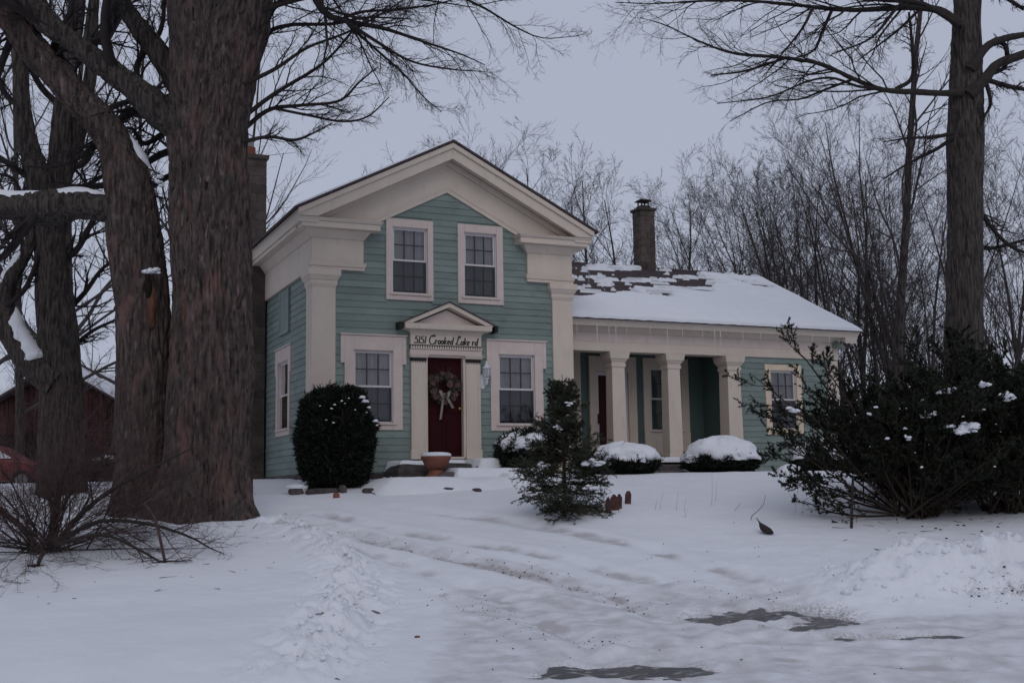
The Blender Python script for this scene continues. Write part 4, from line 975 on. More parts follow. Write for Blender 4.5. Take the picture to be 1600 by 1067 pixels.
def clump_at(name, c, rx, h, label, seed=0.):
    R = np.random.default_rng(int(seed*7)+5); n = max(4, int(rx*95)); cs = []
    for k in range(n): cs.append((np.array(c)+R.normal(size=3)*[rx*.6, rx*.45, h*.45], rx*(.10+.22*R.random()**2)+.010))
    return clump(name, cs, label, seed)
def shrub(name, c, rx, ry, h, label, m, nspray, bl, bw, stems=7, base=.0, box=2.6, seed=0, group=None, fill=.0, low=.05, dn=1.):
    """dense clipped shrub: leaf sprays through a superellipsoid shell over stems"""
    R = np.random.default_rng(seed+100); root = thing(name, label, 'shrub', c, group)
    n = nspray; q = R.normal(size=(n, 3)); q[:, 2] = np.where(q[:, 2] < 0, q[:, 2]*dn, q[:, 2]); q = unit(q)
    k = (np.abs(q[:, 0])**box+np.abs(q[:, 1])**box+np.abs(q[:, 2])**box)**(-1/box); e = q*k[:, None]
    lump = 1+.15*fbm(e[:, 0]*2.6+seed, e[:, 1]*2.6, e[:, 2]*2.6, 3); dep = 1-R.random(n)**2*(.35+fill)
    zc = h*.5; taper = np.where(e[:, 2] < 0, 1-.10*np.abs(e[:, 2]), 1.)
    pos = np.stack([e[:, 0]*rx*lump*dep*taper, e[:, 1]*ry*lump*dep*taper, zc+e[:, 2]*zc*1.0*lump*dep], -1)
    pos[:, 2] = np.maximum(pos[:, 2], low); pos += c
    out = e*np.array([1, 1, .8])+R.normal(size=(n, 3))*.45+np.array([0, 0, .35]); per = 6
    pp = np.repeat(pos, per, 0)+R.normal(size=(n*per, 3))*bl*.35; d = np.repeat(out, per, 0)+R.normal(size=(n*per, 3))*.55
    V, F = blades(pp, d, bl*(.6+.8*R.random(n*per)), bw, R); A = Acc(); A.add(V, F)
    ns_ = max(20, n//70); kx = R.integers(0, n, ns_); PS, rS = grow(pos[kx], out[kx]+np.array([0, 0, .4]), bl*(1.2+1.6*R.random(ns_)), np.full(ns_, .003), 4, .15, .05, R=R); A.add(*needles_on(PS, rS, 16, bl*.5, bw*.6, 0, R=R))
    obj('foliage', *A.get(), m, root)
    a = R.random(stems)*2*math.pi; dd = np.stack([np.cos(a)*rx*.7, np.sin(a)*ry*.7, np.full(stems, h*.85)], -1)
    P0, r0 = grow(np.repeat(np.array(c)[None], stems, 0)+R.normal(size=(stems, 3))*[.06, .06, 0], dd, np.linalg.norm(dd, axis=1), np.full(stems, .022), 7, .12, 0, R=R)
    A = Acc(); A.tub(P0, r0, 5); P1, r1 = spawn(P0, r0, 8, .3, 1, (30, 70), .4, .6, 5, .15, .05, R=R); A.tub(P1, r1, 3)
    obj('stems', *A.get(), M['yewbrown'], root)
    return root
# tall clipped evergreen left of the door
c = np.array([*P(524, 750, 22.6)[:2], 0]); c[2] = Hz(c[0], c[1])-.05
shrub('evergreen_bush', tuple(c), .66, .62, P(524, 611, 22.6)[2]-c[2], 'tall rounded black-green evergreen bush left of the front door', M['cedar'], 15000, .075, .017, 9, box=2.9, seed=1, fill=.2)
clump('bush_snow', [(P(u, v, 21.95), q) for (u, v, q) in ((571, 626, .05), (566, 620, .045), (577, 636, .03), (573, 644, .012), (587, 657, .04), (589, 664, .02), (534, 626, .02), (539, 630, .012), (518, 638, .022), (523, 632, .02), (510, 656, .02), (521, 660, .022), (555, 640, .014), (500, 634, .013), (545, 622, .015))], 'small clots of snow caught in the tall rounded bush', 3.)
snow_cap('stone_snow', tuple(STONE_CAP), .20, .15, .07, 'small snow cap on the corner edging stone', 2., .15, 1.)
# low shrubs under snow
for k, (u, s, rx, h, ch, lab, slab) in enumerate(((822, 24.2, .62, .80, .30, 'dark evergreen shrub under snow behind the young spruce', 'snow cap on the shrub behind the young spruce'),
                                            (972, 25.2, .66, .36, .34, 'low snow laden shrub left of the porch steps', 'thick snow cap on the shrub left of the porch steps'),
                                            (1122, 26.3, .80, .42, .40, 'low snow laden shrub right of the porch steps', 'thick snow cap on the shrub right of the porch steps'),
                                            (1278, 27.3, .62, .42, .34, 'low snow laden shrub under the wing window', 'thick snow cap on the shrub under the wing window'))):
    p = AT(u, s); p[2] -= .03
    shrub('low_shrub', tuple(p), rx, rx*.9, h*1.12, lab, M['cedar'], 4600, .075, .018, 8, box=2.3, seed=10+k, group='snow laden shrubs along the house', low=.0)
    snow_cap('shrub_snow', (p[0], p[1], p[2]+h*(.86 if k else .78)), rx*1.05, rx*.98, ch*1.05, slab, 3.1*k, .22 if k else .45, 1.2)
p = AT(1228, 26.6); snow_cap('snow_lump', (p[0], p[1], p[2]-.02), .30, .26, .17, 'small lump of snow left of the shrub under the wing window', 6., .05, 1.)

# young spruce
sp = GP(882, 806); spr = thing('spruce_tree', 'young spruce with sparse snow standing in front of the porch', 'tree', tuple(sp))
Rs = np.random.default_rng(31); HT = 2.16
A = Acc(); c = resample([(sp[0], sp[1], sp[2]-.1, .035), (sp[0]+.01, sp[1], sp[2]+.9, .026), (sp[0], sp[1], sp[2]+1.6, .014), (sp[0]+.01, sp[1], sp[2]+HT, .004)], .06); A.tub(c[None, :, :3], c[None, :, 3], 8)
obj('trunk', *A.get(), M['yewbrown'], spr, True)
st0 = []; d0 = []; L0 = []; z = .12
while z < HT-.34:
    f = z/HT; nb = 9 if f < .6 else 6
    for k in range(nb):
        a = Rs.random()*2*math.pi; el = math.radians(-8+55*f**1.3+Rs.normal()*7)
        l = (.90*(1-f)**.82+.04)*(.60+.52*Rs.random())
        if f < .12: l *= .8
        st0.append((sp[0], sp[1], sp[2]+z+Rs.normal()*.03)); d0.append((math.cos(a)*math.cos(el), math.sin(a)*math.cos(el), math.sin(el))); L0.append(l)
    z += .105*(1.15-.35*f)
for a_ in range(5):
    a = a_*2*math.pi/5+.4; st0.append((sp[0], sp[1], sp[2]+HT-.36)); d0.append((math.cos(a)*.6, math.sin(a)*.6, .8)); L0.append(.30)
P0, r0 = grow(np.array(st0), np.array(d0), np.array(L0), np.full(len(L0), .008), 7, .06, .03, R=Rs)
P1, r1 = spawn(P0, r0, 13, .15, .98, (35, 60), .46, .6, 4, .08, .02, R=Rs, flat=.45, minr=.0025)
P2, r2 = spawn(P1, r1, 4, .2, .9, (35, 55), .5, .7, 3, .08, .02, R=Rs, flat=.3, minr=.002)
A = Acc(); A.tub(P0, r0, 4); A.tub(P1, r1, 3); obj('branches', *A.get(), M['yewbrown'], spr)
A = Acc(); A.add(*needles_on(P0, r0, 90, .03, .0038, .1, R=Rs)); A.add(*needles_on(P1, r1, 40, .028, .0038, 0, R=Rs)); A.add(*needles_on(P2, r2, 14, .026, .0038, 0, R=Rs))
lead = c[None, -14:, :3]; A.add(*needles_on(lead, c[None, -14:, 3], 120, .018, .0022, 0, R=Rs)); obj('needles', *A.get(), M['spruce'], spr)
for (u, v, rx, h, lab) in ((925, 722, .19, .09, 'largest clump of snow on the right side of the spruce'), (901, 731, .08, .05, 'snow clump beside the largest one on the spruce'), (851, 726, .11, .04, 'snow clump on the left branches of the spruce'), (888, 629, .06, .04, 'snow clump near the top of the spruce'),
                              (898, 750, .09, .04, 'snow clump low in the middle of the spruce'), (927, 762, .12, .05, 'snow clump low on the right of the spruce'), (873, 668, .08, .035, 'snow clump left of the spruce trunk at mid height')):
    q = P(u, v, sp_s := st(sp[0], sp[1])[0]-.25); clump_at('spruce_snow', q, rx, h, lab, u*.1)

# yews on the right
def yew(name, c, lean, label, reach, height, nst, seed, fol=(.35, 26, .3), arms=None):
    R = np.random.default_rng(seed); root = thing(name, label, 'shrub', tuple(c), 'spreading yews on the right')
    a = R.random(nst)*2*math.pi; el = np.radians(18+62*R.random(nst)**1.0); d = np.stack([np.cos(a)*np.cos(el), np.sin(a)*np.cos(el), np.sin(el)], -1)
    d[:, :2] += np.array(lean)*R.random((nst, 1))
    ln = (reach*np.cos(el)+height*np.sin(el))*(.7+.45*R.random(nst))
    S0 = np.repeat(np.array(c)[None], nst, 0)+R.normal(size=(nst, 3))*[.16, .16, .02]
    P0, r0 = grow(S0, d, ln, .012+.02*R.random(nst), 10, .07, .015, R=R)
    if arms:
        sc = st(c[0], c[1])[0]; PA, rA = batch([px_line(L, sc+R.normal()*.25) for L in arms], 10); rA = rA*.40; P0 = np.concatenate([P0, PA]); r0 = np.concatenate([r0, rA])
    P1, r1 = spawn(P0, r0, 9, .22, 1, (18, 48), .34, .6, 6, .08, .02, R=R, minr=.003)
    P2, r2 = spawn(P1, r1, 8, .2, 1, (20, 60), .42, .6, 3, .1, .03, R=R, minr=.002)
    A = Acc(); A.tub(P0, r0, 5); A.tub(P1, r1, 3); A.tub(P2, r2, 3); obj('stems', *A.get(), M['yewbrown'], root)
    # foliage only where light reaches: outer upper twigs
    def keep(p, soft):
        m_ = p[:, -1].copy(); hh = (m_[:, 2]-c[2])/height; rr = np.hypot(m_[:, 0]-c[0], m_[:, 1]-c[1])/reach
        return (hh+fol[2]*rr+R.normal(size=len(m_))*soft+.25*noise3(m_[:, 0]*1.7, m_[:, 1]*1.7, m_[:, 2]*1.7)) > fol[0]
    A = Acc(); k2 = keep(P2, .12); k1 = keep(P1, .12)
    A.add(*needles_on(P2[k2], r2[k2], fol[1], .046, .0105, .0, (25, 75), R)); A.add(*needles_on(P1[k1], r1[k1], 32, .046, .0105, .3, (25, 75), R))
    kb = ~k2 & (R.random(len(k2)) < .5); A.add(*needles_on(P2[kb], r2[kb], 4, .035, .009, .4, (25, 75), R))
    obj('foliage', *A.get(), M['yew'], root); return root
S1 = 18.6; cy_ = AT(1425, S1); yew('yew_bush', cy_, (-.22, .08), 'sprawling yew whose long stems reach left across the wing window', 1.10, 1.72, 72, 41, (.38, 27, .10), [[(1400, 795, 7), (1340, 735, 5), (1285, 680, 4), (1230, 630, 3), (1178, 588, 1.5)], [(1400, 790, 7), (1345, 690, 5), (1300, 620, 4), (1262, 565, 3), (1236, 540, 1.5)], [(1395, 795, 6), (1330, 745, 4), (1260, 690, 3), (1196, 648, 1.2)], [(1395, 798, 6), (1330, 762, 4), (1270, 722, 3), (1222, 690, 1.2)], [(1398, 800, 5), (1330, 782, 4), (1270, 752, 3), (1225, 716, 1.2)], [(1398, 803, 5), (1340, 796, 4), (1290, 780, 3), (1236, 750, 1.2)], [(1398, 806, 5), (1350, 806, 4), (1300, 800, 3), (1255, 782, 1.2)], [(1400, 790, 6), (1370, 700, 5), (1320, 620, 4), (1290, 575, 2)], [(1395, 790, 6), (1345, 720, 5), (1300, 650, 4), (1255, 610, 2)], [(1395, 792, 6), (1350, 745, 4), (1310, 700, 3), (1270, 650, 2)]])
yew('yew_bush', AT(1480, 20.4), (-.1, .0), 'dense dark yew directly below the thick bare tree trunk', 1.45, 1.98, 62, 42, (.27, 34, .3))
yew('yew_bush', AT(1562, 18.8), (.15, .0), 'dark bushy yew at the right edge of the picture', 1.4, 1.88, 62, 43, (.29, 34, .3))
for (u, v, s, rx, h, lab) in ((1448, 647, 18.0, .13, .06, 'snow clump high on the dense middle yew'), (1503, 668, 17.9, .26, .09, 'largest snow pad on the yew below the tree trunk'), (1475, 612, 18.2, .12, .06, 'snow clump near the top of the yew below the trunk'), (1542, 602, 18., .11, .05, 'snow clump near the top of the right yew'),
                              (1570, 618, 18., .12, .09, 'upright snow clump on the right yew'), (1416, 684, 17.9, .08, .05, 'small snow clump low in the sprawling yew'), (1359, 645, 18., .05, .03, 'tiny snow clump left in the sprawling yew'), (1238, 640, 17.4, .10, .04, 'snow clump on the yew stems before the wing window')):
    clump_at('yew_snow', P(u, v, s-.55), rx*.9, h, lab, u*.1)
Rk = np.random.default_rng(90); cs = []
for k in range(24):
    u, v = Rk.uniform(1330, 1598), Rk.uniform(625, 745); cs.append((P(u, v, Rk.uniform(17.3, 18.1)), .008+.022*Rk.random()**2))
clump('yew_snow', cs, 'scattered specks of snow caught among the yew needles', 7.)
# stake, bark piece, weeds
p = GP(1329, 825); q = P(1333, 745, st(p[0], p[1])[0]); A = Acc(); c = np.array([[*(p-[0, 0, .2]), .021], [*((p+q)/2), .020], [*q, .019]]); A.tub(c[None, :, :3], c[None, :, 3], 8)
tag(obj('metal_stake', *A.get(), M['rust'], None, loc=p), 'dark metal stake upright in the snow before the sprawling yew', 'stake')
p = GP(1350, 782); A = Acc(); A.tub(np.array([[p-[0, 0, .1], p+[0, 0, .5]]]), np.array([[.012, .012]]), 6); tag(obj('metal_stake', *A.get(), M['rust'], None, loc=p), 'thin dark stake among the lower stems of the sprawling yew', 'stake')
p = GP(1200, 834); s_ = st(p[0], p[1])[0]; rows = [(*P(1182, 811, s_+.25), .006), (*P(1187, 818, s_+.18), .014), (*P(1192, 824, s_+.1), .055), (*P(1199, 831, s_), .085), (*P(1206, 834, s_-.05), .05), (*P(1209, 835, s_-.06), .01)]
c = resample(rows, .03); V, F = tubes(c[None, :, :3], c[None, :, 3], 10); V = V.reshape(len(c), 10, 3); V[..., 2] = c[:, None, 2]+(V[..., 2]-c[:, None, 2])*.4+.02
tag(obj('bark_piece', V, F, M['rust'], None, True, loc=p), 'dark paddle shaped piece of bark lying on the snow', 'bark')
def stalk(us, s, label, m='grass', r=.004):
    rows = np.array([(*P(u, v, s), r) for u, v in us]); c = resample(rows, .03); A = Acc(); A.tub(c[None, :, :3], c[None, :, 3]*np.linspace(1, .5, len(c))[None], 4)
    p = rows[0][:3]; tag(obj('dead_stalk', *A.get(), M[m], None, loc=p), label, 'stalk', 'dead stalks in the snow')
s_ = st(*GP(1173, 812)[:2])[0]
stalk([(1173, 816), (1175, 806), (1185, 797), (1193, 787), (1196, 773)], s_, 'tall bent dead stalk above the dark bark piece', 'twig', .006)
stalk([(1148, 797), (1153, 792), (1158, 785)], s_+.6, 'short bent dead stalk left of the tall one')
stalk([(1146, 815), (1150, 820), (1153, 824)], s_-.3, 'tiny dead stalk left of the dark bark piece')
for k, (u, v, h_) in enumerate(((1057, 797, 30), (1069, 800, 22), (1071, 808, 14), (1032, 795, 26), (1024, 796, 16), (1112, 790, 50), (1118, 782, 30), (1242, 803, 20), (1254, 803, 22), (1268, 806, 20), (1246, 770, 15))):
    s_ = st(*GP(u, v)[:2])[0]; stalk([(u, v), (u+1, v-h_*.5), (u+random.uniform(-3, 5), v-h_)], s_, ('tallest dead stalk in front of the right porch shrub' if h_ == 50 else 'thin dead weed stalk poking through the lawn snow'), r=.0028)
# fallen leaves by the yews
for k in range(9):
    p = GP(random.uniform(1440, 1595), random.uniform(818, 850)); rock('fallen_leaf', (p[0], p[1], p[2]+.008), (.026, .022, .012), 'dark curled leaf on the snow below the right yews', M['rust'], 'leaf', 'leaves fallen below the yews', k*2., ICO1)

# ================================================================== SNOW CLODS AND GRAVEL (uncountable)
Rc = np.random.default_rng(77)
def scatter(name, pts, sizes, m, label, cat, sub=ICO1, flat=.8, sink=.2, rough=.35):
    Vi, Fi = sub; n = len(pts); D = 1+rough*Rc.normal(size=(n, len(Vi)))*.5; A = Rc.normal(size=(n, 3, 3)); Q, _ = np.linalg.qr(A)
    V = np.einsum('nij,vj->nvi', Q, Vi)*D[..., None]*sizes[:, None, None]; V[..., 2] *= flat; V += pts[:, None, :]; V[..., 2] += (sizes*(flat-sink))[:, None]*.5
    F = (np.arange(n)[:, None, None]*len(Vi)+Fi[None]).reshape(-1, 3)
    return tag(obj(name, V, F, m, None, False), label, cat, kind='stuff')
s_ = Rc.uniform(12.2, 15.2, 2600); t_ = Rc.uniform(2.6, 8.0, 2600); k = Rc.random(2600) < bankmask(s_, t_)*.45
x_, y_ = xy(s_[k], t_[k]); scatter('snow_clods', np.stack([x_, y_, H(x_, y_)], -1), .010+.04*Rc.random(k.sum())**4+.012*Rc.random(k.sum()), M['snow'], 'loose lumps of ploughed snow on the bank at right', 'snow', ICO1, .7, .6, .5)
s_ = Rc.uniform(9.5, 18.5, 6000); t_ = Rc.uniform(-4, 1, 6000); k = Rc.random(6000) < rough_zone(s_, t_)**2*.4
x_, y_ = xy(s_[k], t_[k]); scatter('snow_clods', np.stack([x_, y_, H(x_, y_)], -1), .012+.035*Rc.random(k.sum())**3+.012*Rc.random(k.sum()), M['snow'], 'loose lumps of snow along the left edge of the driveway', 'snow', ICO1, .7, .6, .5)
nt_ = 150; s_ = np.concatenate([Rc.uniform(13, 20, 90), Rc.uniform(15, 19, 60)]); t_ = np.concatenate([Rc.uniform(-9, -3.0, 90), Rc.uniform(4.5, 8.5, 60)]); x_, y_ = xy(s_, t_); a_ = Rc.random(nt_)*2*math.pi
p0 = np.stack([x_, y_, H(x_, y_)+.006], -1); PT, rT = grow(p0, np.stack([np.cos(a_), np.sin(a_), .02+0*a_], -1), .05+.22*Rc.random(nt_)**2, .0018+.003*Rc.random(nt_), 5, .22, 0., R=Rc); PT[..., 2] = H(PT[..., 0].ravel(), PT[..., 1].ravel()).reshape(PT.shape[:2])+.006
A = Acc(); A.tub(PT, rT, 4); tag(obj('fallen_twigs', *A.get(), M['rust']), 'small broken twigs scattered on the snow under the trees', 'twigs', kind='stuff')
pts = []; sz = []
for L, n, wd in ((TRK[0], 420, .10), (TRK[1], 150, .16), (TRK[2], 50, .2), (TRK[3], 40, .12)):
    L = np.array(L); q = Rc.random(n)*(len(L)-1); i = np.minimum(q.astype(int), len(L)-2); f = (q-i)[:, None]; e = L[i]*(1-f)+L[i+1]*f+Rc.normal(size=(n, 2))*wd*np.where(Rc.random((n, 1)) < .25, 3, 1)
    pts.append(e); sz.append(.003+.009*Rc.random(n)**3)
e = np.stack([Rc.uniform(9, 17, 160), Rc.uniform(-1, 4, 160)], -1); pts.append(e); sz.append(.003+.008*Rc.random(160)**3)
e = np.concatenate(pts); sz = np.concatenate(sz); x_, y_ = xy(e[:, 0], e[:, 1]); scatter('gravel', np.stack([x_, y_, H(x_, y_)], -1), sz, M['stone'], 'dark gravel scattered along the wheel tracks', 'gravel')
s_ = 13.0+Rc.normal(size=260)*.22; t_ = Rc.uniform(4.6, 7.6, 260); x_, y_ = xy(s_, t_); scatter('gravel', np.stack([x_, y_, H(x_, y_)], -1), .004+.014*Rc.random(260)**3, M['stone'], 'dirt and gravel mixed into the ploughed snow bank', 'gravel', ICO1, .7, .9, .8)

# ================================================================== TREES
def twigs_from(P0, r0, A, R, levels, S=(4, 3, 3)):
    """levels: list of dict for spawn; adds all to accumulator, returns last"""
    p, r = P0, r0
    for k, lv in enumerate(levels):
        p, r = spawn(p, r, R=R, **lv); A.tub(p, r, S[min(k, len(S)-1)])
    return p, r
# ---- old maple, two stems from one root
SM = 19.3
base = AT(320, SM); mp_ = thing('maple_tree', 'huge old twin-stemmed maple with furrowed bark at left of the house', 'tree', tuple(base))
rowsA = px_line([(322, 822, 66), (324, 790, 64), (327, 745, 63), (329, 650, 62), (331, 550, 63), (331, 450, 62), (329, 350, 62), (325, 260, 61), (327, 190, 62), (334, 110, 68), (342, 10, 78), (350, -110, 80), (352, -190, 70)], SM)
obj('trunk', *bark_tube(rowsA, 220, .045, .045, 10., .42, 0.), M['bark'], mp_, True)
rowsB = px_line([(218, 812, 40, .2), (220, 770, 39, .2), (222, 700, 38, .2), (225, 600, 40, .2), (224, 500, 41, .2), (218, 420, 42, .2), (208, 350, 42, .15), (202, 290, 37, .1), (185, 235, 29, .1), (150, 185, 25), (100, 130, 24), (55, 80, 24), (15, 20, 24), (-30, -50, 23), (-80, -130, 20)], SM)
obj('trunk', *bark_tube(rowsB, 150, .05, .034, 11., .16, 2.), M['bark'], mp_, True)
limbs = [
 (px_line([(205, 330, 30, .1), (165, 327, 27), (120, 322, 25), (60, 326, 24), (0, 322, 23), (-60, 315, 21), (-140, 290, 16)], SM), 64),
 (px_line([(300, 215, 26), (262, 183, 25), (222, 150, 23), (175, 112, 21), (120, 72, 19), (60, 22, 18), (0, -25, 16), (-60, -80, 13)], SM-.2), 64),
 (px_line([(290, 150, 20, .3), (258, 98, 19, .2), (232, 62, 17, .2), (205, 28, 15, .2), (180, -8, 13), (150, -60, 12)], SM), 48),
 (px_line([(352, -150, 50), (420, -230, 34, -.3), (500, -330, 26, -.6), (600, -480, 18, -.8)], SM), 40),
 (px_line([(350, -150, 50), (300, -260, 36, .3), (260, -400, 24, .6), (230, -560, 14, .8)], SM), 40)]
for L, S in limbs: obj('limb', *bark_tube(L, S, .05, .022, 10., 0, 1., .26), M['bark2'], mp_, True)
RM = np.random.default_rng(51)
right = [
 ([(400, -120, 16), (440, -80, 14), (475, -40, 11), (505, 18, 8), (540, 33, 6.5), (600, 45, 4.5), (660, 65, 3), (720, 85, 1.8), (758, 102, 1)], -.5),
 ([(535, 30, 5), (580, 60, 4), (640, 95, 2.6), (700, 108, 1.8), (752, 112, .9)], -.6),
 ([(600, -120, 8), (660, -60, 5), (710, -12, 3.5), (760, 15, 2.6), (810, 45, 1.9), (850, 60, 1.2), (905, 56, .6)], -.8),
 ([(380, 132, 5), (430, 108, 4), (480, 75, 3), (540, 52, 2.4), (600, 20, 1.6), (660, -20, 1)], -.3),
 ([(378, 185, 5), (430, 146, 4.2), (490, 110, 3.2), (520, 85, 2.5), (560, 40, 1.8), (610, 8, 1.2)], 0.),
 ([(378, 205, 5), (420, 172, 4.4), (470, 165, 3.6), (530, 158, 2.8), (560, 130, 2), (590, 105, 1)], .2),
 ([(430, 170, 3), (480, 180, 2.8), (535, 190, 2.4), (575, 182, 1.8), (608, 152, 1)], .2),
 ([(378, 222, 4.5), (420, 214, 3.6), (460, 219, 3), (490, 208, 2), (520, 192, 1.2)], -.2),
 ([(375, 130, 6), (410, 60, 5), (450, 40, 4), (520, 38, 3), (570, 28, 2.2), (640, 30, 1.2)], .4),
 ([(520, 38, 4), (560, 20, 3), (620, 15, 2.4), (690, 5, 1.6), (760, -20, 1)], -.4),
 ([(545, 40, 4), (590, 80, 3), (630, 115, 2.2), (660, 150, 1.4), (690, 175, .8)], -.5),
 ([(376, 70, 8), (420, 20, 6), (470, -20, 5), (560, -60, 4), (680, -80, 2.4)], .6),
 ([(380, 30, 7), (430, 10, 5), (490, -5, 4), (560, -12, 3), (660, 0, 2), (740, 12, 1)], -.2)]
P0, r0 = batch([px_line(L, SM+d) for L, d in right], 26); r0 = r0*.8
A = Acc(); A.tub(P0, r0, 6)
twigs_from(P0, r0, A, RM, [dict(M_=17, t0=.15, t1=1, ang=(22, 55), lenr=.32, radr=.42, K=9, wander=.13, up=.0, flat=.7, minr=.0034),
                           dict(M_=9, t0=.15, t1=1, ang=(22, 55), lenr=.42, radr=.6, K=4, wander=.17, up=.01, minr=.0026),
                           dict(M_=5, t0=.15, t1=1, ang=(25, 55), lenr=.45, radr=.7, K=2, wander=.15, up=.02, minr=.0021)])
left = [([(120, 72, 8), (160, 60, 6), (190, 20, 5), (215, -30, 4)], .5), ([(300, 140, 8), (235, 165, 7), (190, 185, 6), (140, 235, 5), (90, 260, 3), (40, 260, 2)], .6), ([(220, 150, 6), (215, 100, 5), (250, 50, 4), (258, -10, 3)], .4),
        ([(310, 225, 7), (255, 240, 6), (215, 262, 5), (175, 268, 4), (130, 290, 3), (90, 285, 2)], 1.), ([(80, 100, 9), (90, 60, 7), (110, 20, 5), (115, -30, 4)], .3), ([(30, 40, 8), (10, 80, 6), (-10, 140, 4), (-30, 180, 3)], .2),
        ([(60, 326, 9), (30, 370, 7), (5, 400, 5), (-30, 420, 4)], -.2), ([(320, 262, 6), (265, 275, 5), (220, 300, 4), (150, 305, 3), (90, 300, 2)], 1.5), ([(310, 190, 6), (262, 205, 5), (225, 225, 4), (200, 200, 3), (150, 260, 2)], 1.2)]
P1, r1 = batch([px_line(L, SM+d) for L, d in left], 20); A.tub(P1, r1, 6)
twigs_from(P1, r1, A, RM, [dict(M_=13, t0=.1, t1=1, ang=(25, 60), lenr=.45, radr=.42, K=9, wander=.13, up=.01, minr=.0034), dict(M_=8, t0=.15, t1=1, ang=(25, 60), lenr=.42, radr=.6, K=4, wander=.17, up=.02, minr=.0026),
                           dict(M_=4, t0=.15, t1=1, ang=(25, 55), lenr=.45, radr=.7, K=2, wander=.15, up=.02, minr=.0021)])
PC, rC = batch([L for L, S in (limbs[1], limbs[3], limbs[4])]+[px_line(L, SM) for L in ([(352, -170, 30), (440, -260, 22, -2), (560, -420, 16, -4), (640, -600, 8, -5)], [(350, -170, 30), (260, -300, 22, -2), (120, -450, 15, -4), (0, -640, 8, -5)], [(200, -150, 16, -1), (60, -260, 12, -3), (-120, -380, 8, -4.5)], [(-60, -80, 20), (-220, -180, 14, -2), (-420, -300, 8, -4)])], 20); A.tub(PC[2:], rC[2:], 8)  # unseen maple crown above the view, added with thick twigs to shade the yard
twigs_from(PC, rC, A, RM, [dict(M_=12, t0=.3, t1=1, ang=(30, 60), lenr=.45, radr=.45, K=8, wander=.13, up=.02, minr=.008), dict(M_=7, t0=.15, t1=1, ang=(25, 55), lenr=.42, radr=.6, K=5, wander=.14, up=.01, minr=.006), dict(M_=6, t0=.15, t1=1, ang=(25, 55), lenr=.5, radr=.7, K=2, wander=.14, up=.01, minr=.005)])
obj('branches', *A.get(), M['twig'], mp_)
# hollows and bare scars in the bark
def blob(u, v, s, ru, rv, dep, m, name, seed=0.):
    n, k = 20, 5; V = []; F = []; 
    for i in range(k+1):
        for j in range(n):
            a = 2*math.pi*j/n; f = i/k; w_ = 1+.3*noise3(math.cos(a)*1.5+seed, math.sin(a)*1.5, 1.)
            V.append(P(u+ru*f*w_*math.cos(a), v+rv*f*w_*math.sin(a), s+dep*f*f))
    for i in range(k):
        for j in range(n): F.append((i*n+j, i*n+(j+1) % n, (i+1)*n+(j+1) % n, (i+1)*n+j))
    obj(name, V, F, m, mp_, True)
sA = SM-62/FPX*SM; sB = SM+.2-41/FPX*SM
blob(324, 289, sA-.02, 5, 9, .05, M['hole'], 'hollow'); blob(232, 450, sB-.035, 7, 16, .06, M['hole'], 'hollow', 2.)
blob(292, 478, sA+.08, 9, 55, .14, M['scar'], 'bark_scar', 3.); blob(288, 424, sA+.06, 3.5, 6, .06, M['hole'], 'hollow', 4.); blob(236, 478, sB-.02, 9, 34, .09, M['scar'], 'bark_scar', 6.)
blob(314, 147, sA+.0, 6, 12, .06, M['scar'], 'bark_scar', 8.)
limb_snow('limb_snow', px_line([(172, 329, 26), (145, 325, 26), (110, 321, 25), (60, 326, 24), (0, 322, 23), (-60, 315, 21)], SM), 0, 0, .035, 'snow lying along the horizontal limb of the old maple', .95, 1.)
limb_snow('limb_snow', px_line([(200, 272, 37), (192, 250, 33), (184, 235, 30), (165, 208, 27)], SM+.1), 0, 0, .02, 'snow patch on the elbow of the maple stem', .5, 2.)
clump('trunk_snow', [(P(228, 424, sB-.03), .05), (P(236, 423, sB-.04), .07), (P(244, 421, sB-.03), .055), (P(248, 426, sB-.02), .03)], 'small snow patch caught above the hollow of the left maple stem', 2.)
clump('trunk_snow', [(P(250, 276, SM-.1), .05), (P(248, 284, SM-.1), .05), (P(252, 290, SM-.1), .04)], 'snow wedged in the crotch between the two maple stems', 4.)

# ---- second tree at the far left
SC2 = 22.6; b2 = AT(96, SC2); t2 = thing('bare_tree', 'bare grey tree with snowy crotch at the left edge before the barn', 'tree', tuple(b2))
obj('trunk', *bark_tube(px_line([(96, 800, 36), (96, 740, 34), (96, 660, 33), (94, 580, 33), (88, 500, 31), (80, 420, 25), (74, 350, 21), (62, 290, 18), (45, 230, 15), (35, 170, 13), (32, 110, 12), (25, 40, 11), (15, -40, 10), (0, -150, 8)], SC2), 96, .05, .03, 8., .1, 4.), M['bark2'], t2, True)
obj('limb', *bark_tube(px_line([(78, 400, 16), (88, 330, 20), (92, 260, 18), (98, 170, 15), (112, 80, 13), (120, 10, 12), (130, -90, 10)], SC2+.3), 48, .05, .02, 9., 0, 5.), M['bark2'], t2, True)
obj('limb', *bark_tube(px_line([(95, 290, 12), (118, 220, 13), (138, 140, 11), (145, 60, 9), (148, -20, 8)], SC2+.5), 40, .05, .015, 9., 0, 6.), M['bark2'], t2, True)
obj('limb', *bark_tube(px_line([(90, 600, 26), (62, 580, 24), (38, 555, 21), (18, 520, 18), (8, 480, 15), (15, 440, 12), (35, 405, 10), (48, 370, 8), (40, 320, 6)], SC2-.2), 48, .05, .02, 9., 0, 7.), M['bark2'], t2, True)
obj('limb', *bark_tube(px_line([(10, 470, 13), (-10, 420, 12), (-30, 380, 10), (-50, 300, 8)], SC2-.2), 32, .05, .015, 9., 0, 7.), M['bark2'], t2, True)
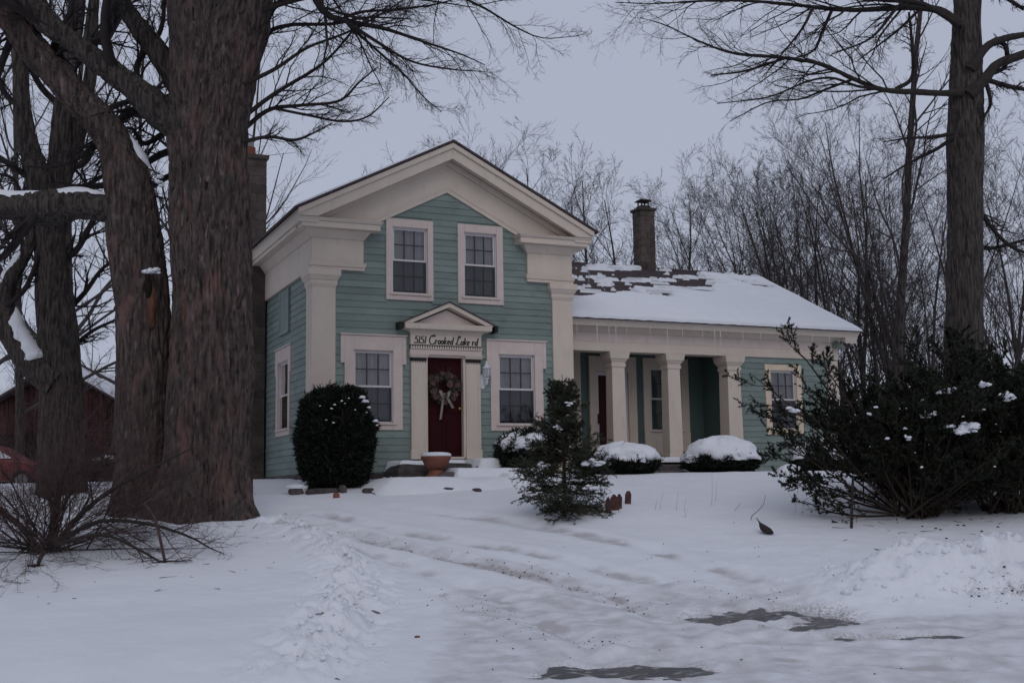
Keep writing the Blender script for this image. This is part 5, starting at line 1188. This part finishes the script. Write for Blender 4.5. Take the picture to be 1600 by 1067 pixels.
lim2 = [([(112, 80, 6), (160, 50, 5), (200, 0, 4), (230, -60, 3)], .3), ([(92, 260, 7), (130, 255, 6), (160, 205, 5), (200, 180, 4), (250, 185, 2)], .4), ([(98, 170, 6), (60, 130, 5), (30, 60, 4), (0, 0, 3)], .5), ([(120, 215, 6), (170, 170, 5), (230, 150, 4), (262, 120, 2)], .8),
        ([(80, 420, 6), (120, 390, 5), (150, 340, 4), (185, 330, 2)], .2), ([(62, 290, 6), (20, 260, 5), (-10, 240, 4)], 0), ([(90, 500, 5), (130, 460, 4), (160, 420, 3), (190, 400, 2)], .6), ([(36, 170, 5), (10, 150, 4), (-20, 100, 3)], .1),
        ([(8, 480, 5), (40, 450, 4), (60, 400, 3)], -.3), ([(90, 340, 7), (125, 300, 6), (165, 290, 5), (215, 300, 3), (255, 310, 2)], 1.0), ([(40, 320, 4), (20, 280, 3), (-10, 270, 2)], 0), ([(95, 560, 4), (140, 520, 3), (180, 500, 2)], .5)]
A = Acc(); P1, r1 = batch([px_line(L, SC2+d) for L, d in lim2], 18); A.tub(P1, r1, 6)
twigs_from(P1, r1, A, RM, [dict(M_=12, t0=.1, t1=1, ang=(25, 60), lenr=.5, radr=.42, K=9, wander=.13, up=.01, minr=.004), dict(M_=7, t0=.15, t1=1, ang=(25, 60), lenr=.42, radr=.6, K=4, wander=.17, up=.02, minr=.003),
                           dict(M_=4, t0=.15, t1=1, ang=(25, 55), lenr=.45, radr=.7, K=2, wander=.15, up=.02, minr=.0025)])
obj('branches', *A.get(), M['twig'], t2)
limb_snow('limb_snow', px_line([(64, 580, 25), (40, 556, 22), (20, 521, 19), (10, 484, 16)], SC2-.2), 0, 0, .05, 'snow heaped in the crotch of the grey tree at the left edge', 1.3, 4.)
limb_snow('limb_snow', px_line([(5, 470, 15), (14, 441, 12), (34, 406, 10), (46, 374, 8)], SC2-.2), 0, 0, .05, 'snow on the upturned limb of the grey tree at the left edge', 1.2, 5.)

# ---- thick bare tree on the right
SR = 25.5; b3 = AT(1508, SR); t3 = thing('bare_tree', 'thick straight bare trunk rising behind the yews at the right', 'tree', tuple(b3))
obj('trunk', *bark_tube(px_line([(1505, 770, 34), (1505, 700, 32), (1506, 600, 30), (1507, 500, 28), (1508, 400, 27), (1507, 300, 26), (1508, 200, 27), (1510, 120, 25), (1511, 50, 23), (1512, -30, 22), (1514, -140, 20), (1516, -260, 17)], SR), 110, .045, .022, 9., .12, 9.), M['bark2'], t3, True)
for L in ([(1512, 150, 15), (1540, 122, 11), (1560, 100, 9), (1600, 85, 8), (1660, 60, 6)], [(1515, 110, 12), (1540, 75, 8), (1565, 62, 7), (1600, 55, 6), (1650, 50, 5)], [(1500, 40, 10), (1470, 18, 8), (1430, 12, 6.5), (1380, 14, 5.5), (1320, 16, 4.5), (1240, 8, 3.5), (1170, 2, 3), (1100, 2, 2.2), (1020, 6, 1.4), (960, 4, .8)],
          [(1505, 145, 9), (1470, 146, 6.5), (1430, 144, 6), (1400, 143, 5.5), (1370, 138, 5), (1330, 122, 4.5), (1280, 100, 4), (1220, 90, 3.4), (1150, 84, 2.8), (1100, 68, 2), (1040, 40, 1.2), (1000, 28, .7)]):
    LL = px_line(L, SR-.3); LL[:, 3] *= .8; obj('limb', *bark_tube(LL, 24, .06, .006, 12., 0, 3.), M['limb'], t3, True)
lim3 = [([(1500, 40, 5), (1440, 6, 4.5), (1380, 0, 4), (1300, -5, 3), (1200, -14, 2)], -.6), ([(1230, 90, 2.6), (1200, 100, 2.2), (1160, 112, 1.8), (1110, 118, 1)], -.2), ([(1370, 138, 3), (1340, 135, 2.4), (1300, 122, 2.2), (1260, 128, 1.8), (1200, 152, 1.4), (1120, 162, .8)], -.4),
        ([(1330, 125, 2.4), (1290, 140, 2), (1250, 155, 1.6), (1200, 160, 1.2), (1140, 190, .7)], .2), ([(1300, 16, 3), (1285, 50, 2.6), (1270, 80, 1.8), (1230, 95, 1)], 0), ([(1270, 14, 2.6), (1250, 50, 2), (1200, 110, 1)], -.6), ([(1400, 140, 4), (1425, 120, 3.2), (1424, 60, 2.6), (1420, 20, 2)], 0),
        ([(1490, 208, 4), (1460, 214, 3), (1420, 216, 2), (1380, 222, 1)], -.4), ([(1490, 215, 3.5), (1460, 235, 3), (1420, 255, 2), (1380, 280, 1.2)], -.2), ([(1540, 125, 4), (1548, 160, 3), (1540, 180, 2), (1530, 200, 1)], -.3), ([(1545, 118, 4), (1570, 105, 3.4), (1572, 75, 4), (1560, 65, 4)], -.2),
        ([(1540, 125, 4.5), (1575, 135, 4), (1610, 142, 3)], -.2), ([(1515, 300, 4), (1545, 350, 3.5), (1580, 385, 3), (1620, 400, 2)], .3), ([(1512, 385, 3.5), (1550, 388, 3), (1600, 375, 2)], .6), ([(1500, -40, 6), (1560, -10, 4), (1600, 15, 3)], -.3), ([(1400, 14, 3), (1360, 60, 2), (1300, 85, 1)], -.5), ([(1440, 12, 3), (1400, 50, 2), (1340, 95, 1)], .4)]
hm = [px_line(L, SR-.3) for L in ([(1470, 18, 6), (1430, 12, 5), (1380, 14, 4.5), (1320, 16, 4), (1240, 8, 3), (1170, 2, 2.5), (1100, 2, 2), (1020, 6, 1.2), (960, 4, .7)], [(1470, 146, 5), (1430, 144, 5), (1370, 138, 4), (1330, 122, 4), (1280, 100, 3.5), (1220, 90, 3), (1150, 84, 2.4), (1100, 68, 1.8), (1040, 40, 1), (1000, 28, .6)])]
A = Acc(); P1, r1 = batch([px_line(L, SR+d) for L, d in lim3]+hm+hm, 24); A.tub(P1[:len(lim3)], r1[:len(lim3)], 5)
twigs_from(P1, r1, A, RM, [dict(M_=14, t0=.12, t1=1, ang=(22, 55), lenr=.30, radr=.42, K=9, wander=.14, up=.0, minr=.0042, flat=.8), dict(M_=8, t0=.15, t1=1, ang=(22, 55), lenr=.42, radr=.6, K=4, wander=.17, up=.01, minr=.0032),
                           dict(M_=5, t0=.15, t1=1, ang=(25, 55), lenr=.45, radr=.7, K=2, wander=.15, up=.02, minr=.0026)])
obj('branches', *A.get(), M['twig'], t3)

# ---- generic upright bare trees for the background
def bare(name, u, s, vtop, r0, label, seed, fork=.25, nl=13, spread=(20, 42), group=None, m='twigfar', sub=(7, 6, 3), stems=1, up=.05, minr=.006, lean=0., zoff=0., lenr=.42):
    R = np.random.default_rng(seed); t = (u-800)/FPX*s; x, y = xy(s, t); z = Hz(x, y)+zoff; top = P(u, vtop, s)[2]-z
    root = thing(name, label, 'tree', (x, y, z), group)
    a = R.random(stems)*2*math.pi; tl = (.04 if stems == 1 else .28); d = np.stack([np.cos(a)*tl*(.4+R.random(stems))+lean*RH[0], np.sin(a)*tl*(.4+R.random(stems))+lean*RH[1], np.ones(stems)], -1)
    S0 = np.repeat(np.array([[x, y, z-.2]]), stems, 0)+R.normal(size=(stems, 3))*(0 if stems == 1 else .25)*[1, 1, 0]
    PT, rT = grow(S0, d, np.full(stems, top*1.03)*(1 if stems == 1 else .75+.28*R.random(stems)), np.full(stems, r0)*(1 if stems == 1 else .6+.5*R.random(stems)), 14, .035, .01, tip=.12, R=R)
    A = Acc(); A.tub(PT, rT, 8); obj('trunk', *A.get(), M['bark2'], root, True)
    A = Acc(); P1, r1 = spawn(PT, rT, nl, fork, .97, spread, lenr, .5, 8, .09, up, R=R, minr=minr*1.6); A.tub(P1, r1, 4)
    P2, r2 = spawn(P1, r1, sub[0], .15, 1, (22, 50), .42, .6, 5, .11, up*.8, R=R, minr=minr*1.2); A.tub(P2, r2, 3)
    P3, r3 = spawn(P2, r2, sub[1], .15, 1, (20, 50), .45, .65, 3, .12, .03, R=R, minr=minr); A.tub(P3, r3, 3)
    if sub[2]: P4, r4 = spawn(P3, r3, sub[2], .2, 1, (20, 50), .5, .7, 2, .1, .02, R=R, minr=minr*.8); A.tub(P4, r4, 3)
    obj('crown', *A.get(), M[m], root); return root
G1 = 'bare trees behind the house'
for k, (u, s, v, lab) in enumerate(((612, 52, 262, 'bare tree whose crown tips show above the left gable slope'), (745, 48, 198, 'bare tree whose fine crown rises right behind the gable peak'), (828, 46, 215, 'bare tree with dense twigs right of the gable peak'),
                              (905, 43, 240, 'bare forked tree beside the right end of the gable cornice'), (985, 47, 265, 'bare tree behind the wing chimney'), (1062, 50, 268, 'bare tree right of the wing chimney'), (1112, 58, 330, 'low bare tree behind the middle of the wing ridge'))):
    bare('bare_tree', u, s, v+50, .13, lab, 200+k, .15, 21, (25, 60), G1, sub=(8, 7, 5), minr=.0052, up=.05, lenr=.42)
G2 = 'bare trees beyond the wing at right'
for k, (u, s, v, st_, lab) in enumerate(((1178, 46, 330, 3, 'bushy bare tree at the left end of the thicket beyond the wing'), (1235, 42, 250, 4, 'many stemmed bare tree above the end of the wing roof'), (1290, 38, 200, 4, 'many stemmed bare tree with the highest crown beyond the wing'), (1345, 36, 190, 3, 'bare tree between the wing end and the slender pole-like trunk'),
                                       (1430, 37, 180, 4, 'bare many stemmed tree between the slender trunk and the thick one'), (1468, 44, 230, 3, 'bare tree close behind the thick right trunk'), (1560, 40, 120, 2, 'bare tree right of the thick trunk near the picture edge'), (1625, 34, 150, 2, 'bare tree cut by the right picture edge'), (1205, 50, 270, 3, 'farther bare tree in the left part of the thicket beyond the wing'), (1265, 48, 215, 4, 'farther bare tree in the middle of the thicket beyond the wing'), (1372, 47, 190, 4, 'farther bare tree just left of the slender pole-like trunk'), (1448, 50, 195, 3, 'farther bare tree between the slender and the thick trunk'))):
    bare('bare_tree', u, s, v+20, .09, lab, 230+k, .12, 14 if st_ < 3 else 11, (16, 42), G2, stems=st_+1, sub=(7, 6, 6), minr=.0046, up=.045, lean=(-.10 if u < 1330 else 0.), lenr=.42)
bare('bare_tree', 1392, 31, -260, .14, 'slender pole-like bare trunk left of the thick right tree', 260, .22, 16, (22, 40), None, sub=(6, 4, 2), minr=.004, lenr=.2)
G3 = 'bare trees behind the maple at left'
for k, (u, s, v, lab) in enumerate(((-60, 34, -100, 'bare tree cut by the left picture edge'), (30, 42, -50, 'bare tree behind the grey tree at far left'), (120, 37, -160, 'bare tree seen between the grey tree and the maple'), (180, 46, -20, 'bare tree behind the left maple stem'), (262, 44, 0, 'bare tree glimpsed between the two maple stems'), (330, 50, 60, 'bare tree whose twigs show right of the main maple trunk'))):
    bare('bare_tree', u, s, v, .17, lab, 270+k, .12, 16, (25, 60), G3, sub=(7, 5, 3), minr=.006, up=.03, lenr=.36)
# far woods closing the horizon: reads as one mass
R = np.random.default_rng(300); A = Acc(); n = 190; uu = np.concatenate([R.uniform(-500, 420, 80), R.uniform(1080, 2200, 110)]); sd2 = R.uniform(52, 95, n); t_ = (uu-800)/FPX*sd2; x_, y_ = xy(sd2, t_)
S0 = np.stack([x_, y_, H(x_, y_, False)], -1); PT, rT = grow(S0, np.array([[0, 0, 1.]])+R.normal(size=(n, 3))*.06, R.uniform(6, 11, n), R.uniform(.05, .13, n), 9, .05, .02, tip=.15, R=R); A.tub(PT, rT, 5)
P1, r1 = spawn(PT, rT, 10, .1, 1, (20, 50), .3, .5, 6, .1, .05, R=R, minr=.01); A.tub(P1, r1, 3); P2, r2 = spawn(P1, r1, 6, .15, 1, (20, 50), .45, .6, 3, .1, .04, R=R, minr=.008); A.tub(P2, r2, 3)
P3, r3 = spawn(P2, r2, 2, .15, 1, (20, 50), .5, .6, 2, .1, .03, R=R, minr=.007); A.tub(P3, r3, 3)
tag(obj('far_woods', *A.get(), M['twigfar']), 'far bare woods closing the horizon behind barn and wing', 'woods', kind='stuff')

# ---- bare twiggy shrub in the left foreground
p = GP(75, 862); ts = thing('twiggy_shrub', 'leafless spreading shrub with tangled twigs in the left foreground', 'shrub', tuple(p)); R = np.random.default_rng(61); n = 84
a = R.random(n)*2*math.pi; el = np.radians(4+74*R.random(n)**1.2); d = np.stack([np.cos(a)*np.cos(el), np.sin(a)*np.cos(el)*.8, np.sin(el)], -1)
P0, r0 = grow(np.repeat(p[None], n, 0)+R.normal(size=(n, 3))*[.14, .14, .01], d, 1.3+1.5*R.random(n), .005+.009*R.random(n)**2, 12, .10, -.010, R=R)
ex = [([(80, 862, 11), (84, 820, 10), (88, 790, 9), (95, 755, 6), (110, 715, 4)], 0), ([(60, 862, 9), (40, 830, 7), (10, 805, 6), (-40, 780, 4)], 0), ([(85, 855, 7), (115, 815, 6), (160, 775, 5), (220, 740, 3), (300, 700, 1.5)], -.1), ([(88, 850, 6), (150, 815, 5), (230, 818, 4), (300, 840, 2.5), (350, 870, 1)], -.4),
      ([(90, 850, 5), (160, 835, 4), (220, 860, 3), (270, 890, 2), (300, 905, 1)], -.8), ([(70, 860, 5), (60, 880, 4), (60, 910, 3), (40, 950, 1.5)], -1.0)]
s0 = st(p[0], p[1])[0]; PX, rX = batch([px_line(L, s0+dd) for L, dd in ex], 12); rX = rX*.7; P0 = np.concatenate([P0, PX]); r0 = np.concatenate([r0, rX])
gz = H(P0[..., 0].ravel(), P0[..., 1].ravel(), False).reshape(P0.shape[:2])+.02; P0[..., 2] = np.maximum(P0[..., 2], gz)
A = Acc(); A.tub(P0, r0, 6); obj('stems', *A.get(), M['limb'], ts, True); A = Acc()
P1, r1 = spawn(P0, r0, 10, .2, 1, (22, 55), .42, .5, 8, .12, -.005, R=R, minr=.0026); P2, r2 = spawn(P1, r1, 7, .15, 1, (22, 60), .45, .65, 4, .14, 0., R=R, minr=.002); P3, r3 = spawn(P2, r2, 4, .2, 1, (25, 60), .45, .7, 2, .14, 0., R=R, minr=.0016)
for pp, rr in ((P1, r1), (P2, r2), (P3, r3)):
    gz = H(pp[..., 0].ravel(), pp[..., 1].ravel(), False).reshape(pp.shape[:2])+.01; pp[..., 2] = np.maximum(pp[..., 2], gz); A.tub(pp, rr, 3)
obj('twigs', *A.get(), M['twigred'], ts)
p = GP(258, 879); s0 = st(p[0], p[1])[0]; A = Acc(); c = resample(px_line([(259, 884, 2.6), (251, 845, 2.4), (241, 808, 2.1), (224, 785, 1.6)], s0), .04); A.tub(c[None, :, :3], c[None, :, 3], 7); tag(obj('dead_branch', *A.get(), M['twigred'], None, True, loc=p), 'crooked dead branch stuck in the snow before the maple', 'branch')

# ================================================================== BARN AND CAR AT LEFT
def frame_at(u, s, yaw=0.):
    q = AT(u, s); f = np.array([FH[0], FH[1]]); r = np.array([RH[0], RH[1]]); c_, s_ = math.cos(yaw), math.sin(yaw)
    ax = r*c_+f*s_; ay = -r*s_+f*c_
    return q, lambda V: np.array([[q[0]+a*ax[0]+b*ay[0], q[1]+a*ax[1]+b*ay[1], q[2]+c] for a, b, c in V])
SB = 48; q, FR = frame_at(88, SB, -.05)
barn = thing('red_barn', 'dark red wooden barn with snowy roof edge behind the left trees', 'barn', tuple(q))
zp = P(88, 573, SB)[2]-q[2]; hw = 4.4; sl = .58; ze = zp-sl*hw
def bpart(mb, name, m, par=barn): return obj(name, FR(mb.v), mb.f, m, par)
mb = MB(); mb.box(-hw, hw, .05, 9, -.4, ze); mb.prism_y([(-hw, ze), (hw, ze), (0, zp-.05)], .05, 9); wl = bpart(mb, 'wall', M['barn'])
nb = 44
for i in range(nb):
    a, b = -hw+2*hw*i/nb, -hw+2*hw*(i+1)/nb; top = zp-.06-sl*max(abs(a), abs(b)); mb = MB(); j = random.uniform(0, .02); mb.box(a+.008, b-.008, .0-j, .05, -.3, top); bpart(mb, 'board', M['barn'], wl)
mb = MB(); mb.box(-2.3, 1.2, -.03, .02, -.3, 2.3); bpart(mb, 'doorway', M['hole'])
mb = MB(); mb.box(2.0, 3.0, -.04, .0, 1.2, 2.1); bpart(mb, 'window', M['hole'])
for sg in (-1, 1):
    e = [(0, zp), (sg*(hw+.5), zp-sl*(hw+.5)), (sg*(hw+.5), zp+.12-sl*(hw+.5)), (0, zp+.12)]; e = e if sg > 0 else e[::-1]
    mb = MB(); mb.prism_y(e[::-1], -.5, 9.4); bpart(mb, 'roof', M['shingle'])
    n = 60; V = []; F = []
    for i in range(n+1):
        x = sg*(hw+.5)*i/n; z0 = zp+.12-sl*abs(x); t = .10+.05*noise3(i*.3, sg, 1.)
        V += [(x, -.52, z0-.02), (x, -.52, z0+t), (x, 9, z0+t)]
        if i: F += [(3*i-3, 3*i, 3*i+1, 3*i-2), (3*i-2, 3*i+1, 3*i+2, 3*i-1)]
    tag(obj('roof_snow', FR(V), F, M['snow'], None), 'snow on the %s slope of the dark red barn roof' % ('left' if sg < 0 else 'right'), 'snow', kind='stuff')
SCR = 39; q, FR = frame_at(-22, SCR, .12)
car = thing('parked_car', 'red car with frosted windows parked before the barn', 'car', tuple(q))
prof_lo = [(-2.2, .32), (-2.22, .62), (-2.1, .86), (-1.2, .95), (0, .98), (1.3, .95), (2.05, .80), (2.18, .55), (2.12, .30)]
prof_hi = [(-1.95, .93), (-1.35, 1.42), (-.3, 1.48), (.55, 1.40), (1.25, .95)]
def loft(profile, w0, w1):
    n = len(profile); zmin = min(z for _, z in profile); zmax = max(z for _, z in profile); V = []; ys = (-1, -.93, .93, 1)
    for k, s_ in enumerate(ys):
        for x, z in profile:
            f = (z-zmin)/(zmax-zmin); wd = (w0*(1-f)+w1*f)*(1 if abs(s_) < 1 else 1); sh_ = .965 if abs(s_) == 1 else 1.
            V.append((x*sh_, s_*wd, zmin+(z-zmin)*(sh_ if abs(s_) == 1 else 1)))
    F = [tuple(range(n)), tuple(range(4*n-1, 3*n-1, -1))]
    for k in range(3):
        for i in range(n): F.append((k*n+i, (k+1)*n+i, (k+1)*n+(i+1) % n, k*n+(i+1) % n))
    return V, F
def cpart(V, F, name, m, par=car, smooth=False, bev=0):
    o = obj(name, FR(V), F, m, par, smooth)
    if bev: b_ = o.modifiers.new('b', 'BEVEL'); b_.width = bev; b_.segments = 2
    return o
cpart(*loft(prof_lo, .88, .84), 'body', M['car'], bev=.05); cpart(*loft(prof_hi, .80, .62), 'cabin', M['car'], bev=.05)
for sg in (-1, 1):
    for pts in ([(-1.62, 1.0), (-.48, 1.0), (-.48, 1.39), (-1.25, 1.36)], [(-.38, 1.0), (1.0, 1.0), (.48, 1.33), (-.38, 1.39)]):
        V = []
        for x, z in pts: wd = .80+(.62-.80)*(z-.93)/.55; V.append((x, sg*(wd+.012), z))
        cpart(V, [(0, 1, 2, 3)], 'window', M['snow'])
    for x in (-1.35, 1.35):
        n = 20; wv = []; wf = []
        for yy_, r in ((sg*.72, .31), (sg*.90, .31), (sg*.90, .19)):
            for k in range(n): wv.append((x+r*math.cos(2*math.pi*k/n), yy_, .31+r*math.sin(2*math.pi*k/n)))
        for i in range(2):
            for k in range(n): wf.append((i*n+k, i*n+(k+1) % n, (i+1)*n+(k+1) % n, (i+1)*n+k))
        ty = cpart(wv, wf, 'wheel', M['tyre'])
        cpart([(x+.19*math.cos(2*math.pi*k/n), sg*.895, .31+.19*math.sin(2*math.pi*k/n)) for k in range(n)], [tuple(range(n))], 'rim', M['metal'], ty)
    mb = MB(); mb.box(2.02, 2.16, sg*.62-.14, sg*.62+.14, .62, .76); cpart(mb.v, mb.f, 'headlight', M['lampwhite'])
    mb = MB(); mb.box(-2.20, -2.1, sg*.66-.12, sg*.66+.12, .66, .84); cpart(mb.v, mb.f, 'tail_light', M['door'])
mb = MB(); mb.box(-2.24, -2.1, -.82, .82, .36, .52); cpart(mb.v, mb.f, 'bumper', M['tyre'], bev=.03); mb = MB(); mb.box(2.08, 2.22, -.82, .82, .36, .52); cpart(mb.v, mb.f, 'bumper', M['tyre'], bev=.03)
# snow-topped shrub between car and maple
p = AT(165, 30.5); shrub('low_shrub', tuple(p), .75, .6, .75, 'dark snow topped shrub between the red car and the maple', M['yewbrown'], 3000, .09, .012, 10, box=2.2, seed=40)
snow_cap('shrub_snow', (p[0], p[1], p[2]+.58), .55, .45, .16, 'snow cap on the shrub between the red car and the maple', 9., .2, 1.)
